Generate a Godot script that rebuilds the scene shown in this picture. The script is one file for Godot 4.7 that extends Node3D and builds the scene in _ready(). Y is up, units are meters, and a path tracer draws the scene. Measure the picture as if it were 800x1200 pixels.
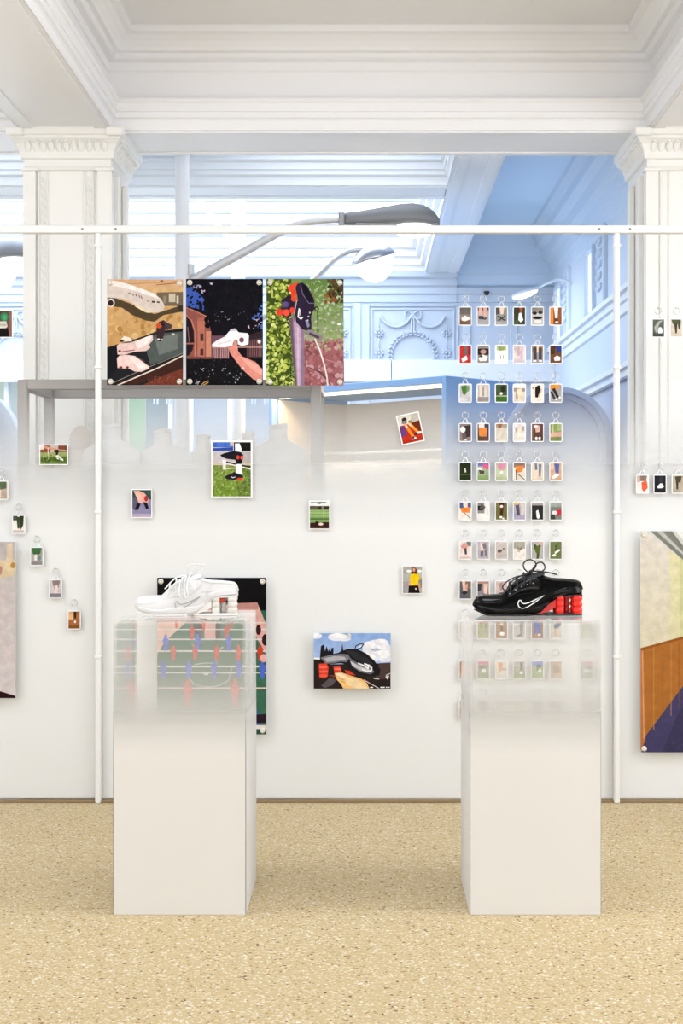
extends Node3D
# A shop room with a frosted glass partition, two acrylic plinths with a shoe each, photo prints and key-ring tags, and a skylit room behind.

const F := 1656.0     # focal length in pixels of an 800 x 1200 picture
const H := 1.178      # eye height
const VX := 429.0     # vanishing point of the room's depth lines
const VY := 588.0
const ZG := 5.54      # distance of the glass partition
const ZC := 5.75      # distance of the column fronts, in units of the building
const FLAT := 4294967295

var rng := RandomNumberGenerator.new()
var used := {}
var mats := {}
# the building is drawn in units of K metres, its heights counted from DATUM
const K := 1.0957
const DATUM := -0.1127
var unit := 1.0
var lift := Vector3.ZERO

func at(px: float, py: float, z: float) -> Vector3:
	return Vector3((px - VX) * z / F, H + (VY - py) * z / F, -z)

# ---------------------------------------------------------------- naming
func numbered(called: String) -> String:
	if not used.has(called):
		used[called] = 0
		return called
	used[called] += 1
	return "%s_%03d" % [called, used[called]]

func tag(o: Node3D, label: String, category: String, group := "") -> Node3D:
	o.set_meta("label", label)
	o.set_meta("category", category)
	if group != "":
		o.set_meta("group", group)
	return o

func thing(called: String, label: String, category: String, where := Vector3.ZERO, group := "") -> Node3D:
	var o := Node3D.new()
	o.name = numbered(called)
	add_child(o)
	o.position = where
	return tag(o, label, category, group)

func shell(called: String, label := "") -> Node3D:
	var o := Node3D.new()
	o.name = called
	add_child(o)
	o.set_meta("kind", "structure")
	if label != "":
		o.set_meta("label", label)
	return o

# ---------------------------------------------------------------- materials
func mat(hex: String, rough := 0.6, metal := 0.0, spec := 0.5) -> StandardMaterial3D:
	var key := "%s/%.3f/%.2f/%.2f" % [hex, rough, metal, spec]
	if not mats.has(key):
		var m := StandardMaterial3D.new()
		m.albedo_color = Color(hex)
		m.roughness = rough
		m.metallic = metal
		m.metallic_specular = spec
		mats[key] = m
	return mats[key]

func glow(hex: String, energy: float) -> StandardMaterial3D:
	var m := StandardMaterial3D.new()
	m.albedo_color = Color(hex)
	m.roughness = 0.5
	m.emission_enabled = true
	m.emission = Color(hex)
	m.emission_energy_multiplier = energy
	return m

func clear_sheet(alpha: float, spec: float, hex := "ffffff") -> StandardMaterial3D:
	var m := StandardMaterial3D.new()
	m.albedo_color = Color(hex)
	m.albedo_color.a = alpha
	m.transparency = BaseMaterial3D.TRANSPARENCY_ALPHA
	m.roughness = 0.02
	m.metallic_specular = spec
	return m

func print_mat(t: Texture2D, rough := 0.4) -> StandardMaterial3D:
	var m := StandardMaterial3D.new()
	m.albedo_texture = t
	m.albedo_color = Color(0.95, 0.95, 0.95)
	m.roughness = rough
	m.metallic_specular = 0.16
	m.texture_repeat = false
	return m

# ---------------------------------------------------------------- mesh helpers
func begin(smooth := false) -> SurfaceTool:
	var s := SurfaceTool.new()
	s.begin(Mesh.PRIMITIVE_TRIANGLES)
	s.set_smooth_group(0 if smooth else FLAT)
	return s

func done(s: SurfaceTool, called: String, m: Material, parent: Node3D = null) -> MeshInstance3D:
	s.generate_normals()
	var o := MeshInstance3D.new()
	o.mesh = s.commit()
	o.material_override = m
	if parent == null:
		o.name = numbered(called)
		add_child(o)
	else:
		o.name = called
		parent.add_child(o, true)
	return o

func tri(s: SurfaceTool, a: Vector3, b: Vector3, c: Vector3, ref: Vector3) -> void:
	if (b - a).cross(c - a).dot((a + b + c) / 3.0 - ref) > 0.0:
		var t := b
		b = c
		c = t
	s.add_vertex(a * unit + lift); s.add_vertex(b * unit + lift); s.add_vertex(c * unit + lift)

func quad(s: SurfaceTool, a: Vector3, b: Vector3, c: Vector3, d: Vector3, ref: Vector3) -> void:
	tri(s, a, b, c, ref)
	tri(s, a, c, d, ref)

func box(s: SurfaceTool, c: Vector3, size: Vector3, turn := Basis.IDENTITY) -> void:
	var h := size * 0.5
	var p: Array[Vector3] = []
	for i in 8:
		p.append(c + turn * Vector3(h.x if i & 1 else -h.x, h.y if i & 2 else -h.y, h.z if i & 4 else -h.z))
	quad(s, p[0], p[1], p[3], p[2], c); quad(s, p[4], p[5], p[7], p[6], c)
	quad(s, p[0], p[1], p[5], p[4], c); quad(s, p[2], p[3], p[7], p[6], c)
	quad(s, p[0], p[2], p[6], p[4], c); quad(s, p[1], p[3], p[7], p[5], c)

func span(s: SurfaceTool, a: Vector3, b: Vector3) -> void:
	box(s, (a + b) * 0.5, (b - a).abs())

# box with chamfered edges
func cbox(s: SurfaceTool, c: Vector3, size: Vector3, ch: float, turn := Basis.IDENTITY) -> void:
	var h := size * 0.5
	var v := func(sx: float, sy: float, sz: float, ax: int) -> Vector3:
		var q := Vector3(sx * (h.x - ch), sy * (h.y - ch), sz * (h.z - ch))
		q[ax] += [sx, sy, sz][ax] * ch
		return c + turn * q
	for sx in [-1.0, 1.0]:
		quad(s, v.call(sx, -1.0, -1.0, 0), v.call(sx, 1.0, -1.0, 0), v.call(sx, 1.0, 1.0, 0), v.call(sx, -1.0, 1.0, 0), c)
		quad(s, v.call(-1.0, sx, -1.0, 1), v.call(1.0, sx, -1.0, 1), v.call(1.0, sx, 1.0, 1), v.call(-1.0, sx, 1.0, 1), c)
		quad(s, v.call(-1.0, -1.0, sx, 2), v.call(1.0, -1.0, sx, 2), v.call(1.0, 1.0, sx, 2), v.call(-1.0, 1.0, sx, 2), c)
		for sy in [-1.0, 1.0]:
			quad(s, v.call(sx, sy, -1.0, 0), v.call(sx, sy, 1.0, 0), v.call(sx, sy, 1.0, 1), v.call(sx, sy, -1.0, 1), c)
			quad(s, v.call(sx, -1.0, sy, 0), v.call(sx, 1.0, sy, 0), v.call(sx, 1.0, sy, 2), v.call(sx, -1.0, sy, 2), c)
			quad(s, v.call(-1.0, sx, sy, 1), v.call(1.0, sx, sy, 1), v.call(1.0, sx, sy, 2), v.call(-1.0, sx, sy, 2), c)
			for sz in [-1.0, 1.0]:
				tri(s, v.call(sx, sy, sz, 0), v.call(sx, sy, sz, 1), v.call(sx, sy, sz, 2), c)

func loft(s: SurfaceTool, rings: Array, caps := true, ring_closed := true) -> void:
	var mids: Array[Vector3] = []
	for r in rings:
		var m := Vector3.ZERO
		for p in r:
			m += p
		mids.append(m / r.size())
	for i in rings.size() - 1:
		var a: PackedVector3Array = rings[i]
		var b: PackedVector3Array = rings[i + 1]
		var ref: Vector3 = (mids[i] + mids[i + 1]) * 0.5
		var n := a.size()
		for k in (n if ring_closed else n - 1):
			quad(s, a[k], a[(k + 1) % n], b[(k + 1) % n], b[k], ref)
	if caps:
		for e in [0, rings.size() - 1]:
			var r: PackedVector3Array = rings[e]
			var ref: Vector3 = mids[1] if e == 0 else mids[e - 1]
			for k in r.size():
				tri(s, mids[e], r[k], r[(k + 1) % r.size()], ref)

func tube(s: SurfaceTool, pts: Array, r: float, n := 8, r_end := -1.0, caps := true) -> void:
	var rings := []
	var up := Vector3(0.123, 0.9, 0.31).normalized()
	for i in pts.size():
		var d: Vector3 = (pts[mini(i + 1, pts.size() - 1)] - pts[maxi(i - 1, 0)]).normalized()
		var side := d.cross(up)
		if side.length() < 0.05:
			side = d.cross(Vector3(0.9, 0.1, 0.2))
		side = side.normalized()
		up = side.cross(d).normalized()
		var rr := r if r_end < 0.0 else lerpf(r, r_end, i / float(pts.size() - 1))
		var ring := PackedVector3Array()
		for k in n:
			var a := TAU * k / n
			ring.append(pts[i] + (side * cos(a) + up * sin(a)) * rr)
		rings.append(ring)
	loft(s, rings, caps)

func curve(pts: Array, per := 6) -> Array:
	var out := []
	for i in pts.size() - 1:
		var p0: Vector3 = pts[maxi(i - 1, 0)]
		var p3: Vector3 = pts[mini(i + 2, pts.size() - 1)]
		for k in per:
			out.append(pts[i].cubic_interpolate(pts[i + 1], p0, p3, k / float(per)))
	out.append(pts[-1])
	return out

func lathe(s: SurfaceTool, prof: Array, n := 24, origin := Vector3.ZERO, turn := Basis.IDENTITY) -> void:
	var rings := []
	for p in prof:
		var ring := PackedVector3Array()
		for k in n:
			var a := TAU * k / n
			ring.append(origin + turn * Vector3(cos(a) * maxf(p.x, 0.00005), p.y, sin(a) * maxf(p.x, 0.00005)))
		rings.append(ring)
	loft(s, rings, false)

func ball(s: SurfaceTool, c: Vector3, r: Vector3, n := 10, turn := Basis.IDENTITY) -> void:
	var rings := []
	for i in n / 2 + 1:
		var a := PI * i / (n / 2)
		var ring := PackedVector3Array()
		for k in n:
			var b := TAU * k / n
			var q := maxf(sin(a), 0.001)
			ring.append(c + turn * (Vector3(q * cos(b), cos(a), q * sin(b)) * r))
		rings.append(ring)
	loft(s, rings, false)

func prism(s: SurfaceTool, given: PackedVector2Array, z0: float, z1: float, xf := Transform3D.IDENTITY) -> void:
	var poly := given.duplicate()
	var area := 0.0
	for i in poly.size():
		area += poly[i].cross(poly[(i + 1) % poly.size()])
	if area < 0.0:
		poly.reverse()
	var idx := Geometry2D.triangulate_polygon(poly)
	var mid := (z0 + z1) * 0.5
	for z in [z0, z1]:
		for i in range(0, idx.size(), 3):
			var a := poly[idx[i]]
			var b := poly[idx[i + 1]]
			var c := poly[idx[i + 2]]
			var g := (a + b + c) / 3.0
			tri(s, xf * Vector3(a.x, a.y, z), xf * Vector3(b.x, b.y, z), xf * Vector3(c.x, c.y, z), xf * Vector3(g.x, g.y, mid))
	for i in poly.size():
		var a := poly[i]
		var b := poly[(i + 1) % poly.size()]
		var m := (a + b) * 0.5 + Vector2(a.y - b.y, b.x - a.x).normalized() * 0.001
		quad(s, xf * Vector3(a.x, a.y, z0), xf * Vector3(b.x, b.y, z0), xf * Vector3(b.x, b.y, z1), xf * Vector3(a.x, a.y, z1), xf * Vector3(m.x, m.y, mid))

# a moulding profile (offset inwards, height) swept round the inside of a rectangle, corners mitred
func swept(s: SurfaceTool, x0: float, x1: float, z0: float, z1: float, prof: Array) -> void:
	for i in prof.size() - 1:
		var p: Vector2 = prof[i]
		var q: Vector2 = prof[i + 1]
		var a := [Vector3(x0 + p.x, p.y, z0 + p.x), Vector3(x1 - p.x, p.y, z0 + p.x), Vector3(x1 - p.x, p.y, z1 - p.x), Vector3(x0 + p.x, p.y, z1 - p.x)]
		var b := [Vector3(x0 + q.x, q.y, z0 + q.x), Vector3(x1 - q.x, q.y, z0 + q.x), Vector3(x1 - q.x, q.y, z1 - q.x), Vector3(x0 + q.x, q.y, z1 - q.x)]
		for k in 4:
			var l := (k + 1) % 4
			var c: Vector3 = (a[k] + a[l] + b[k] + b[l]) / 4.0
			var inward := [Vector3(0, 0, 1), Vector3(-1, 0, 0), Vector3(0, 0, -1), Vector3(1, 0, 0)][k] as Vector3
			var n := inward * (q.y - p.y) - Vector3.UP * (q.x - p.x)
			if n.length() < 1e-7:
				continue
			quad(s, a[k], a[l], b[l], b[k], c - n.normalized() * 0.01)

# a moulding profile (out from the wall, height) run straight along a line on a wall
func run(s: SurfaceTool, a: Vector3, b: Vector3, out: Vector3, prof: Array) -> void:
	var rings := []
	for e in [a, b]:
		var ring := PackedVector3Array()
		ring.append(e + Vector3.UP * prof[0].y)
		for p in prof:
			ring.append(e + out * p.x + Vector3.UP * p.y)
		ring.append(e + Vector3.UP * prof[-1].y)
		rings.append(ring)
	loft(s, rings, true)

# a flat print with its picture upright: front face at z = front
func print_face(w: float, h: float, front: float, uv := Rect2(0, 0, 1, 1)) -> ArrayMesh:
	var s := begin()
	var x := w * 0.5
	var y := h * 0.5
	var p := [Vector3(-x, y, front), Vector3(x, y, front), Vector3(x, -y, front), Vector3(-x, -y, front)]
	var t := [uv.position, uv.position + Vector2(uv.size.x, 0), uv.end, uv.position + Vector2(0, uv.size.y)]
	for i in [0, 1, 2, 0, 2, 3]:
		s.set_uv(t[i])
		s.add_vertex(p[i])
	s.generate_normals()
	return s.commit()

func mesh_part(called: String, m: Mesh, material: Material, parent: Node3D) -> MeshInstance3D:
	var o := MeshInstance3D.new()
	o.name = called
	o.mesh = m
	o.material_override = material
	parent.add_child(o, true)
	return o

# ---------------------------------------------------------------- painter for flat prints
class Pic:
	var im: Image
	var o: Vector2
	var k: float
	func _init(x0: float, y0: float, x1: float, y1: float, scale: float, bg: String) -> void:
		o = Vector2(x0, y0)
		k = scale
		im = Image.create(int((x1 - x0) * k), int((y1 - y0) * k), false, Image.FORMAT_RGB8)
		im.fill(Color(bg))
	func raw(pts: PackedVector2Array, col: Color) -> void:
		var lo := pts[0].y
		var hi := pts[0].y
		for p in pts:
			lo = minf(lo, p.y)
			hi = maxf(hi, p.y)
		for y in range(maxi(0, int(lo)), mini(im.get_height() - 1, int(hi)) + 1):
			var yy := y + 0.5
			var xs := PackedFloat32Array()
			for i in pts.size():
				var a := pts[i]
				var b := pts[(i + 1) % pts.size()]
				if (a.y <= yy) != (b.y <= yy):
					xs.append(a.x + (b.x - a.x) * (yy - a.y) / (b.y - a.y))
			xs.sort()
			for i in range(0, xs.size() - 1, 2):
				var x0 := maxi(0, roundi(xs[i]))
				var x1 := mini(im.get_width(), roundi(xs[i + 1]))
				if x1 > x0:
					im.fill_rect(Rect2i(x0, y, x1 - x0, 1), col)
	func poly(n: Array, col: String) -> void:
		var pts := PackedVector2Array()
		for i in range(0, n.size(), 2):
			pts.append((Vector2(n[i], n[i + 1]) - o) * k)
		raw(pts, Color(col))
	func rect(x0: float, y0: float, x1: float, y1: float, col: String) -> void:
		poly([x0, y0, x1, y0, x1, y1, x0, y1], col)
	func ell(cx: float, cy: float, rx: float, ry: float, col: String, rot := 0.0) -> void:
		var pts := PackedVector2Array()
		for i in 16:
			var a := TAU * i / 16
			pts.append((Vector2(cx, cy) + Vector2(cos(a) * rx, sin(a) * ry).rotated(rot) - o) * k)
		raw(pts, Color(col))
	func line(w: float, n: Array, col: String) -> void:
		for i in range(0, n.size() - 2, 2):
			var a := Vector2(n[i], n[i + 1])
			var b := Vector2(n[i + 2], n[i + 3])
			var s := (b - a).normalized().orthogonal() * w * 0.5
			raw(PackedVector2Array([(a + s - o) * k, (b + s - o) * k, (b - s - o) * k, (a - s - o) * k]), Color(col))
			if n.size() > 4:
				ell(b.x, b.y, w * 0.5, w * 0.5, col)
	func vgrad(x0: float, y0: float, x1: float, y1: float, c0: String, c1: String) -> void:
		var a := int((y0 - o.y) * k)
		var b := int((y1 - o.y) * k)
		for y in range(a, b):
			im.fill_rect(Rect2i(int((x0 - o.x) * k), y, int((x1 - x0) * k) + 1, 1), Color(c0).lerp(Color(c1), (y - a) / float(maxi(1, b - a))))
	func specks(r: RandomNumberGenerator, n: int, x0: float, y0: float, x1: float, y1: float, small: float, big: float, cols: Array) -> void:
		for i in n:
			var q := r.randf_range(small, big)
			ell(r.randf_range(x0, x1), r.randf_range(y0, y1), q, q * r.randf_range(0.4, 0.9), cols[r.randi() % cols.size()], r.randf() * PI)
	# a picture written as words: r rect, e ellipse, p polygon, l line (width first); the colour stands last
	func words(t: String) -> void:
		for w in t.split(" ", false):
			var f := w.substr(1).split(",")
			var n := []
			for i in f.size() - 1:
				n.append(float(f[i]))
			match w[0]:
				"r": rect(n[0], n[1], n[2], n[3], f[-1])
				"e": ell(n[0], n[1], n[2], n[3], f[-1])
				"p": poly(n, f[-1])
				"l": line(n[0], n.slice(1), f[-1])
	# uneven tone and grain of a photographic print
	func grain(soft: float, fine: float) -> void:
		var w := im.get_width()
		var h := im.get_height()
		var n := FastNoiseLite.new()
		n.seed = w * 7 + h
		n.frequency = 0.022
		n.fractal_octaves = 3
		var m := FastNoiseLite.new()
		m.seed = h
		m.frequency = 0.22
		var d := im.get_data()
		for y in h:
			for x in w:
				var f := 1.0 + soft * n.get_noise_2d(x, y) * 1.6 + fine * m.get_noise_2d(x, y)
				var i := (y * w + x) * 3
				d[i] = clampi(int(d[i] * f), 0, 255)
				d[i + 1] = clampi(int(d[i + 1] * f), 0, 255)
				d[i + 2] = clampi(int(d[i + 2] * f), 0, 255)
		im = Image.create_from_data(w, h, false, Image.FORMAT_RGB8, d)
	func texture(w := 0) -> ImageTexture:
		if w > 0:   # a printed photo is soft: down to its grain, then up again
			var h := int(w * im.get_height() / float(im.get_width()))
			im.resize(w / 2, h / 2, Image.INTERPOLATE_LANCZOS)
			im.resize(w, h, Image.INTERPOLATE_CUBIC)
			grain(0.045, 0.05)
		return ImageTexture.create_from_image(im)

# ---------------------------------------------------------------- camera and light
func set_camera_and_light() -> void:
	var cam := Camera3D.new()
	cam.name = "camera"
	cam.projection = Camera3D.PROJECTION_FRUSTUM
	cam.near = 0.1
	cam.far = 60.0
	cam.size = 1200.0 / F * cam.near
	cam.frustum_offset = Vector2((400.0 - VX) / F, (VY - 600.0) / F) * cam.near
	add_child(cam)
	cam.position = Vector3(0, H, 0)
	cam.current = true
	var we := WorldEnvironment.new()
	we.name = "world"
	var e := Environment.new()
	e.background_mode = Environment.BG_SKY
	var sky := Sky.new()
	var sm := ProceduralSkyMaterial.new()
	sm.sky_top_color = Color("6f9fd8")
	sm.sky_horizon_color = Color("dfe8f2")
	sm.ground_horizon_color = Color("cfcac0")
	sm.ground_bottom_color = Color("8d877c")
	sky.sky_material = sm
	e.sky = sky
	e.tonemap_mode = Environment.TONE_MAPPER_LINEAR
	e.tonemap_exposure = 1.0
	e.sdfgi_enabled = true
	e.ssao_enabled = true
	e.ssil_enabled = true
	we.environment = e
	add_child(we)
	# unseen windows behind and right light the room; skylight over the back room
	area("unseen_front_window_light", Vector3(0.0, 1.5, 2.85), Vector3(-0.2, 1.3, -5), Vector2(6.4, 2.3), "e4ecfb", 7.2)  # out of view, placed to light everything from the front
	area("unseen_right_window_light", Vector3(3.64, 1.7, -3.2), Vector3(0, 0.9, -4.4), Vector2(2.5, 2.0), "e8eefb", 6.3)  # out of view, placed so that plinth shadows fall to the left
	area("added_left_fill_light", Vector3(-3.68, 1.7, -2.6), Vector3(0, 0.9, -4.6), Vector2(2.2, 2.0), "e8eefb", 3.6)  # added fill for the shaded left sides of the plinths
	area("skylight_light", Vector3(-1.43, 3.02, -8.98), Vector3(-1.43, 0, -8.98), Vector2(3.4, 2.2), "d6e5fb", 7.2)
	for x in [-2.1, -0.15]:
		area("added_back_panel_light", Vector3(x, 3.2, -7.07), Vector3(x, 0, -7.07), Vector2(1.0, 0.4), "e4efff", 0.16)  # added to brighten the soffits and mannequins behind the glass
	area("back_window_light", Vector3(-2.0, 1.47, -10.27), Vector3(-2.0, 1.47, 0), Vector2(2.7, 1.1), "dcebff", 3.0)
	for x in [-2.6, 0.06, 2.6]:
		area("added_ceiling_panel_light", Vector3(x, 3.2, -3.7), Vector3(x, 0, -3.7), Vector2(1.4, 0.9), "e6eefd", 2.5)  # added fill from above, brightens the floor and by bounce the ceiling

func area(called: String, where: Vector3, towards: Vector3, size: Vector2, hex: String, energy: float) -> void:
	var l := AreaLight3D.new()
	l.name = called
	l.area_size = size
	l.light_color = Color(hex)
	l.light_energy = energy
	l.shadow_enabled = true
	l.set("light_size", 0.5)
	l.set("area_range", 20.0)
	l.set("area_attenuation", 2.0)
	add_child(l)
	var up := Vector3.FORWARD if absf((towards - where).normalized().y) > 0.95 else Vector3.UP
	l.look_at_from_position(where, towards, up)

func lamp(parent: Node3D, where: Vector3, hex: String, energy: float, size: float) -> void:
	var l := OmniLight3D.new()
	l.name = "lamp_light"
	l.light_color = Color(hex)
	l.light_energy = energy
	l.light_size = size
	l.omni_range = 20.0
	l.omni_attenuation = 2.0
	l.shadow_enabled = true
	parent.add_child(l, true)
	l.position = where

# ---------------------------------------------------------------- the floor of pebbles bound in resin
func floor_material() -> StandardMaterial3D:
	var r := RandomNumberGenerator.new()
	r.seed = 11
	var n := 1024
	var col := Pic.new(0, 0, n, n, 1.0, "cdb88c")
	var hi := Pic.new(0, 0, n, n, 1.0, "303030")
	var tones := ["e2d0a8", "dcc8a0", "e4d5b2", "d6c198", "e0cfa9", "d2bb90", "eadec2", "dfcb9f", "ccb58a", "e6d7b6", "d9c6a0", "f1ead9", "c3a874", "b89b6a", "d5c2a2", "e0d0ae"]
	var rare := ["77603e", "5d4a34", "f6f2e6", "98794a", "b08046", "8a775a", "f0e9d8"]
	for i in 15500:
		var c: String = tones[r.randi() % tones.size()]
		if r.randf() < 0.085:
			c = rare[r.randi() % rare.size()]
		var x := r.randf() * n
		var y := r.randf() * n
		var a := r.randf_range(2.4, 5.7)
		var b := a * r.randf_range(0.5, 0.85)
		var t := r.randf() * PI
		for ox in ([0, -n, n] if x < 10 or x > n - 10 else [0]):
			for oy in ([0, -n, n] if y < 10 or y > n - 10 else [0]):
				var pts := PackedVector2Array()
				var inner := PackedVector2Array()
				for j in 7:
					var d := Vector2(cos(TAU * j / 7.0) * a, sin(TAU * j / 7.0) * b).rotated(t) * (0.85 + 0.3 * absf(sin(i * 3.7 + j * 2.1)))
					pts.append(Vector2(x + ox, y + oy) + d)
					inner.append(Vector2(x + ox, y + oy) + d * 0.6)
				col.raw(pts, Color(c))
				hi.raw(pts, Color(0.5, 0.5, 0.5))
				hi.raw(inner, Color(0.72, 0.72, 0.72))
	var m := StandardMaterial3D.new()
	m.albedo_texture = ImageTexture.create_from_image(col.im)
	m.albedo_color = Color(0.955, 0.955, 0.955)
	m.roughness = 0.62
	m.metallic_specular = 0.35
	m.heightmap_enabled = true
	m.heightmap_texture = ImageTexture.create_from_image(hi.im)
	m.heightmap_scale = 0.25
	m.uv1_triplanar = true
	m.uv1_world_triplanar = true
	m.uv1_scale = Vector3.ONE * 1.05
	return m

# ---------------------------------------------------------------- the room shell
const COFFER := [Vector2(0, 2.69), Vector2(0, 2.728), Vector2(0.006, 2.734), Vector2(0.014, 2.738), Vector2(0.014, 2.76), Vector2(0.019, 2.762), Vector2(0.019, 2.795),
	Vector2(0.026, 2.8), Vector2(0.03, 2.808), Vector2(0.028, 2.814), Vector2(-0.03, 2.814), Vector2(-0.03, 2.935), Vector2(-0.022, 2.94), Vector2(-0.02, 2.972), Vector2(0.004, 2.978), Vector2(0.01, 2.984),
	Vector2(0.012, 3.0), Vector2(0.03, 3.004), Vector2(0.036, 3.018), Vector2(0.05, 3.038), Vector2(0.07, 3.056), Vector2(0.08, 3.06), Vector2(0.09, 3.064), Vector2(0.09, 3.092)]

func beam(parent: Node3D, x0: float, x1: float, z0: float, z1: float, m: Material) -> void:
	var s := begin()
	span(s, Vector3(x0 + 0.002, 2.69, z0 + 0.002), Vector3(x1 - 0.002, 2.812, z1 - 0.002))
	span(s, Vector3(x0 + 0.031, 2.812, z0 + 0.031), Vector3(x1 - 0.031, 3.25, z1 - 0.031))
	done(s, "beam", m, parent)
	# raised border under the beam
	var t := begin()
	var w := 0.045
	var y := 2.684
	if x1 - x0 < z1 - z0:
		span(t, Vector3(x0 + 0.02, y, z0), Vector3(x0 + 0.02 + w, 2.692, z1))
		span(t, Vector3(x1 - 0.02 - w, y, z0), Vector3(x1 - 0.02, 2.692, z1))
	else:
		span(t, Vector3(x0, y, z0 + 0.02), Vector3(x1, 2.692, z0 + 0.02 + w))
		span(t, Vector3(x0, y, z1 - 0.02 - w), Vector3(x1, 2.692, z1 - 0.02))
	done(t, "moulding", m, parent)

func build_shell() -> void:
	var white := mat("f6f6f7", 0.55)
	var cool := mat("eaf0f6", 0.55)
	var blue := mat("d6ecff", 0.6)
	var s := begin()
	span(s, Vector3(-4.2, -0.3, -10.85), Vector3(4.4, 0, 3.3))
	var fl := done(s, "floor", floor_material())
	fl.set_meta("kind", "structure")
	fl.set_meta("label", "beige pebble floor with fine speckled stones bound in resin")
	unit = K
	lift = Vector3(0, DATUM, 0)

	# ceiling: coffers between beams in the front room
	var ce := shell("ceiling", "white coffered ceiling with stepped mouldings and beams")
	s = begin()
	span(s, Vector3(-3.8, 3.09, -6.9), Vector3(4.0, 3.3, 3.0))
	span(s, Vector3(0.5, 2.97, -9.9), Vector3(4.0, 3.3, -6.9))
	span(s, Vector3(-3.8, 3.09, -9.9), Vector3(0.5, 3.3, -9.3))
	span(s, Vector3(-3.8, 3.09, -9.3), Vector3(-3.1, 3.3, -6.9))
	done(s, "ceiling_panel", white, ce)
	var bx := [[-3.8, -3.4], [-1.41, -1.03], [1.139, 1.5], [3.4, 4.0]]
	var bz := [[-2.6, -2.2], [1.4, 1.8]]
	for b in bx:
		beam(ce, b[0], b[1], -ZC, 3.0, white)
	beam(ce, -3.8, 4.0, -6.17, -ZC, white)
	for b in bz:
		beam(ce, -3.8, 4.0, b[0], b[1], white)
	for i in 3:
		for zz in [[-ZC, -2.6], [-2.2, 1.4], [1.8, 3.0]]:
			s = begin()
			swept(s, bx[i][1], bx[i + 1][0], zz[0], zz[1], COFFER)
			done(s, "coffer_moulding", white, ce)

	# ceiling of the back room
	var cb := shell("ceiling_001", "bluish white ceiling of the back room with beams round a skylight")
	beam(cb, -3.4, 0.387, -7.05, -6.75, cool)
	beam(cb, 0.387, 0.61, -9.4, -6.17, cool)
	s = begin()
	swept(s, -3.4, 0.387, -6.75, -6.17, COFFER)
	done(s, "coffer_moulding", cool, cb)
	s = begin()
	span(s, Vector3(0.6, 2.955, -9.4), Vector3(1.3, 2.975, -6.17))
	done(s, "blue_panel", blue, cb)
	# cornice of the blue bay along the right wall and the back wall
	s = begin()
	run(s, Vector3(1.26, 0, -9.4), Vector3(1.26, 0, -6.17), Vector3(-1, 0, 0), [Vector2(0, 2.6), Vector2(0.02, 2.62), Vector2(0.03, 2.68), Vector2(0.045, 2.69), Vector2(0.05, 2.75), Vector2(0.09, 2.77), Vector2(0.1, 2.83), Vector2(0.14, 2.86), Vector2(0.15, 2.9), Vector2(0.19, 2.93), Vector2(0.2, 2.96)])
	run(s, Vector3(0.6, 0, -9.4), Vector3(1.26, 0, -9.4), Vector3(0, 0, 1), [Vector2(0, 2.6), Vector2(0.02, 2.62), Vector2(0.03, 2.68), Vector2(0.045, 2.69), Vector2(0.05, 2.8), Vector2(0.08, 2.88), Vector2(0.12, 2.96)])
	done(s, "cornice", mat("cfe0f2", 0.6), cb)

	# skylight: frame, panes, glazing bars
	var sk := shell("window_1", "bright skylight with white frame and rows of glazing bars")
	var x0 := -3.1
	var x1 := 0.387
	var z0 := -9.33
	var z1 := -7.05
	s = begin()
	swept(s, x0, x1, z0, z1, [Vector2(0, 2.69), Vector2(0, 2.74), Vector2(0.03, 2.74), Vector2(0.03, 2.79), Vector2(0.06, 2.79), Vector2(0.06, 2.84), Vector2(0.09, 2.84), Vector2(0.09, 2.95)])
	done(s, "window_frame", white, sk)
	var pane := glow("eef5ff", 1.25)
	for i in 6:
		var a := lerpf(z0 + 0.09, z1 - 0.09, i / 6.0)
		var b := lerpf(z0 + 0.09, z1 - 0.09, (i + 1) / 6.0)
		s = begin()
		span(s, Vector3(x0 + 0.09, 2.93, a + 0.02), Vector3(x1 - 0.09, 2.94, b - 0.02))
		done(s, "pane", pane, sk)
	for i in 7:
		var z := lerpf(z0 + 0.09, z1 - 0.09, i / 6.0)
		s = begin()
		cbox(s, Vector3((x0 + x1) * 0.5, 2.93, z), Vector3(x1 - x0 - 0.18, 0.03, 0.04), 0.006)
		done(s, "glazing_bar", cool, sk)
	s = begin()
	span(s, Vector3(x0 - 0.3, 2.95, z0 - 0.3), Vector3(x1 + 0.2, 3.3, z1 + 0.3))
	done(s, "roof_deck", white, sk)

	# walls
	var wl := shell("wall_left", "white wall at the left of the room")
	s = begin()
	for b in [[-3.5, -1.3, 0, 0.55], [-3.5, -1.3, 2.65, 3.09], [-9.9, -3.5, 0, 3.09], [-1.3, 3.0, 0, 3.09]]:
		span(s, Vector3(-3.8, b[2], b[0]), Vector3(-3.4, b[3], b[1]))
	done(s, "plaster", white, wl)
	var wf := shell("wall_front", "white wall with an unseen window behind the viewer")
	s = begin()
	for b in [[-3.8, -3.2, 0, 3.09], [3.2, 4.0, 0, 3.09], [-3.2, 3.2, 0, 0.3], [-3.2, 3.2, 2.7, 3.09]]:
		span(s, Vector3(b[0], b[2], 2.7), Vector3(b[1], b[3], 3.0))
	done(s, "plaster", white, wf)
	var w2 := shell("unseen_window_2", "large unseen window behind the viewer that lights the room")
	s = begin()
	span(s, Vector3(-3.2, 0.3, 2.74), Vector3(3.2, 2.7, 2.76))
	done(s, "pane", glow("fff9f0", 1.0), w2)  # glowing pane out of view, lights the room from behind the viewer
	var wr := shell("wall_right", "white wall at the right of the room with an unseen tall window")
	s = begin()
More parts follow.
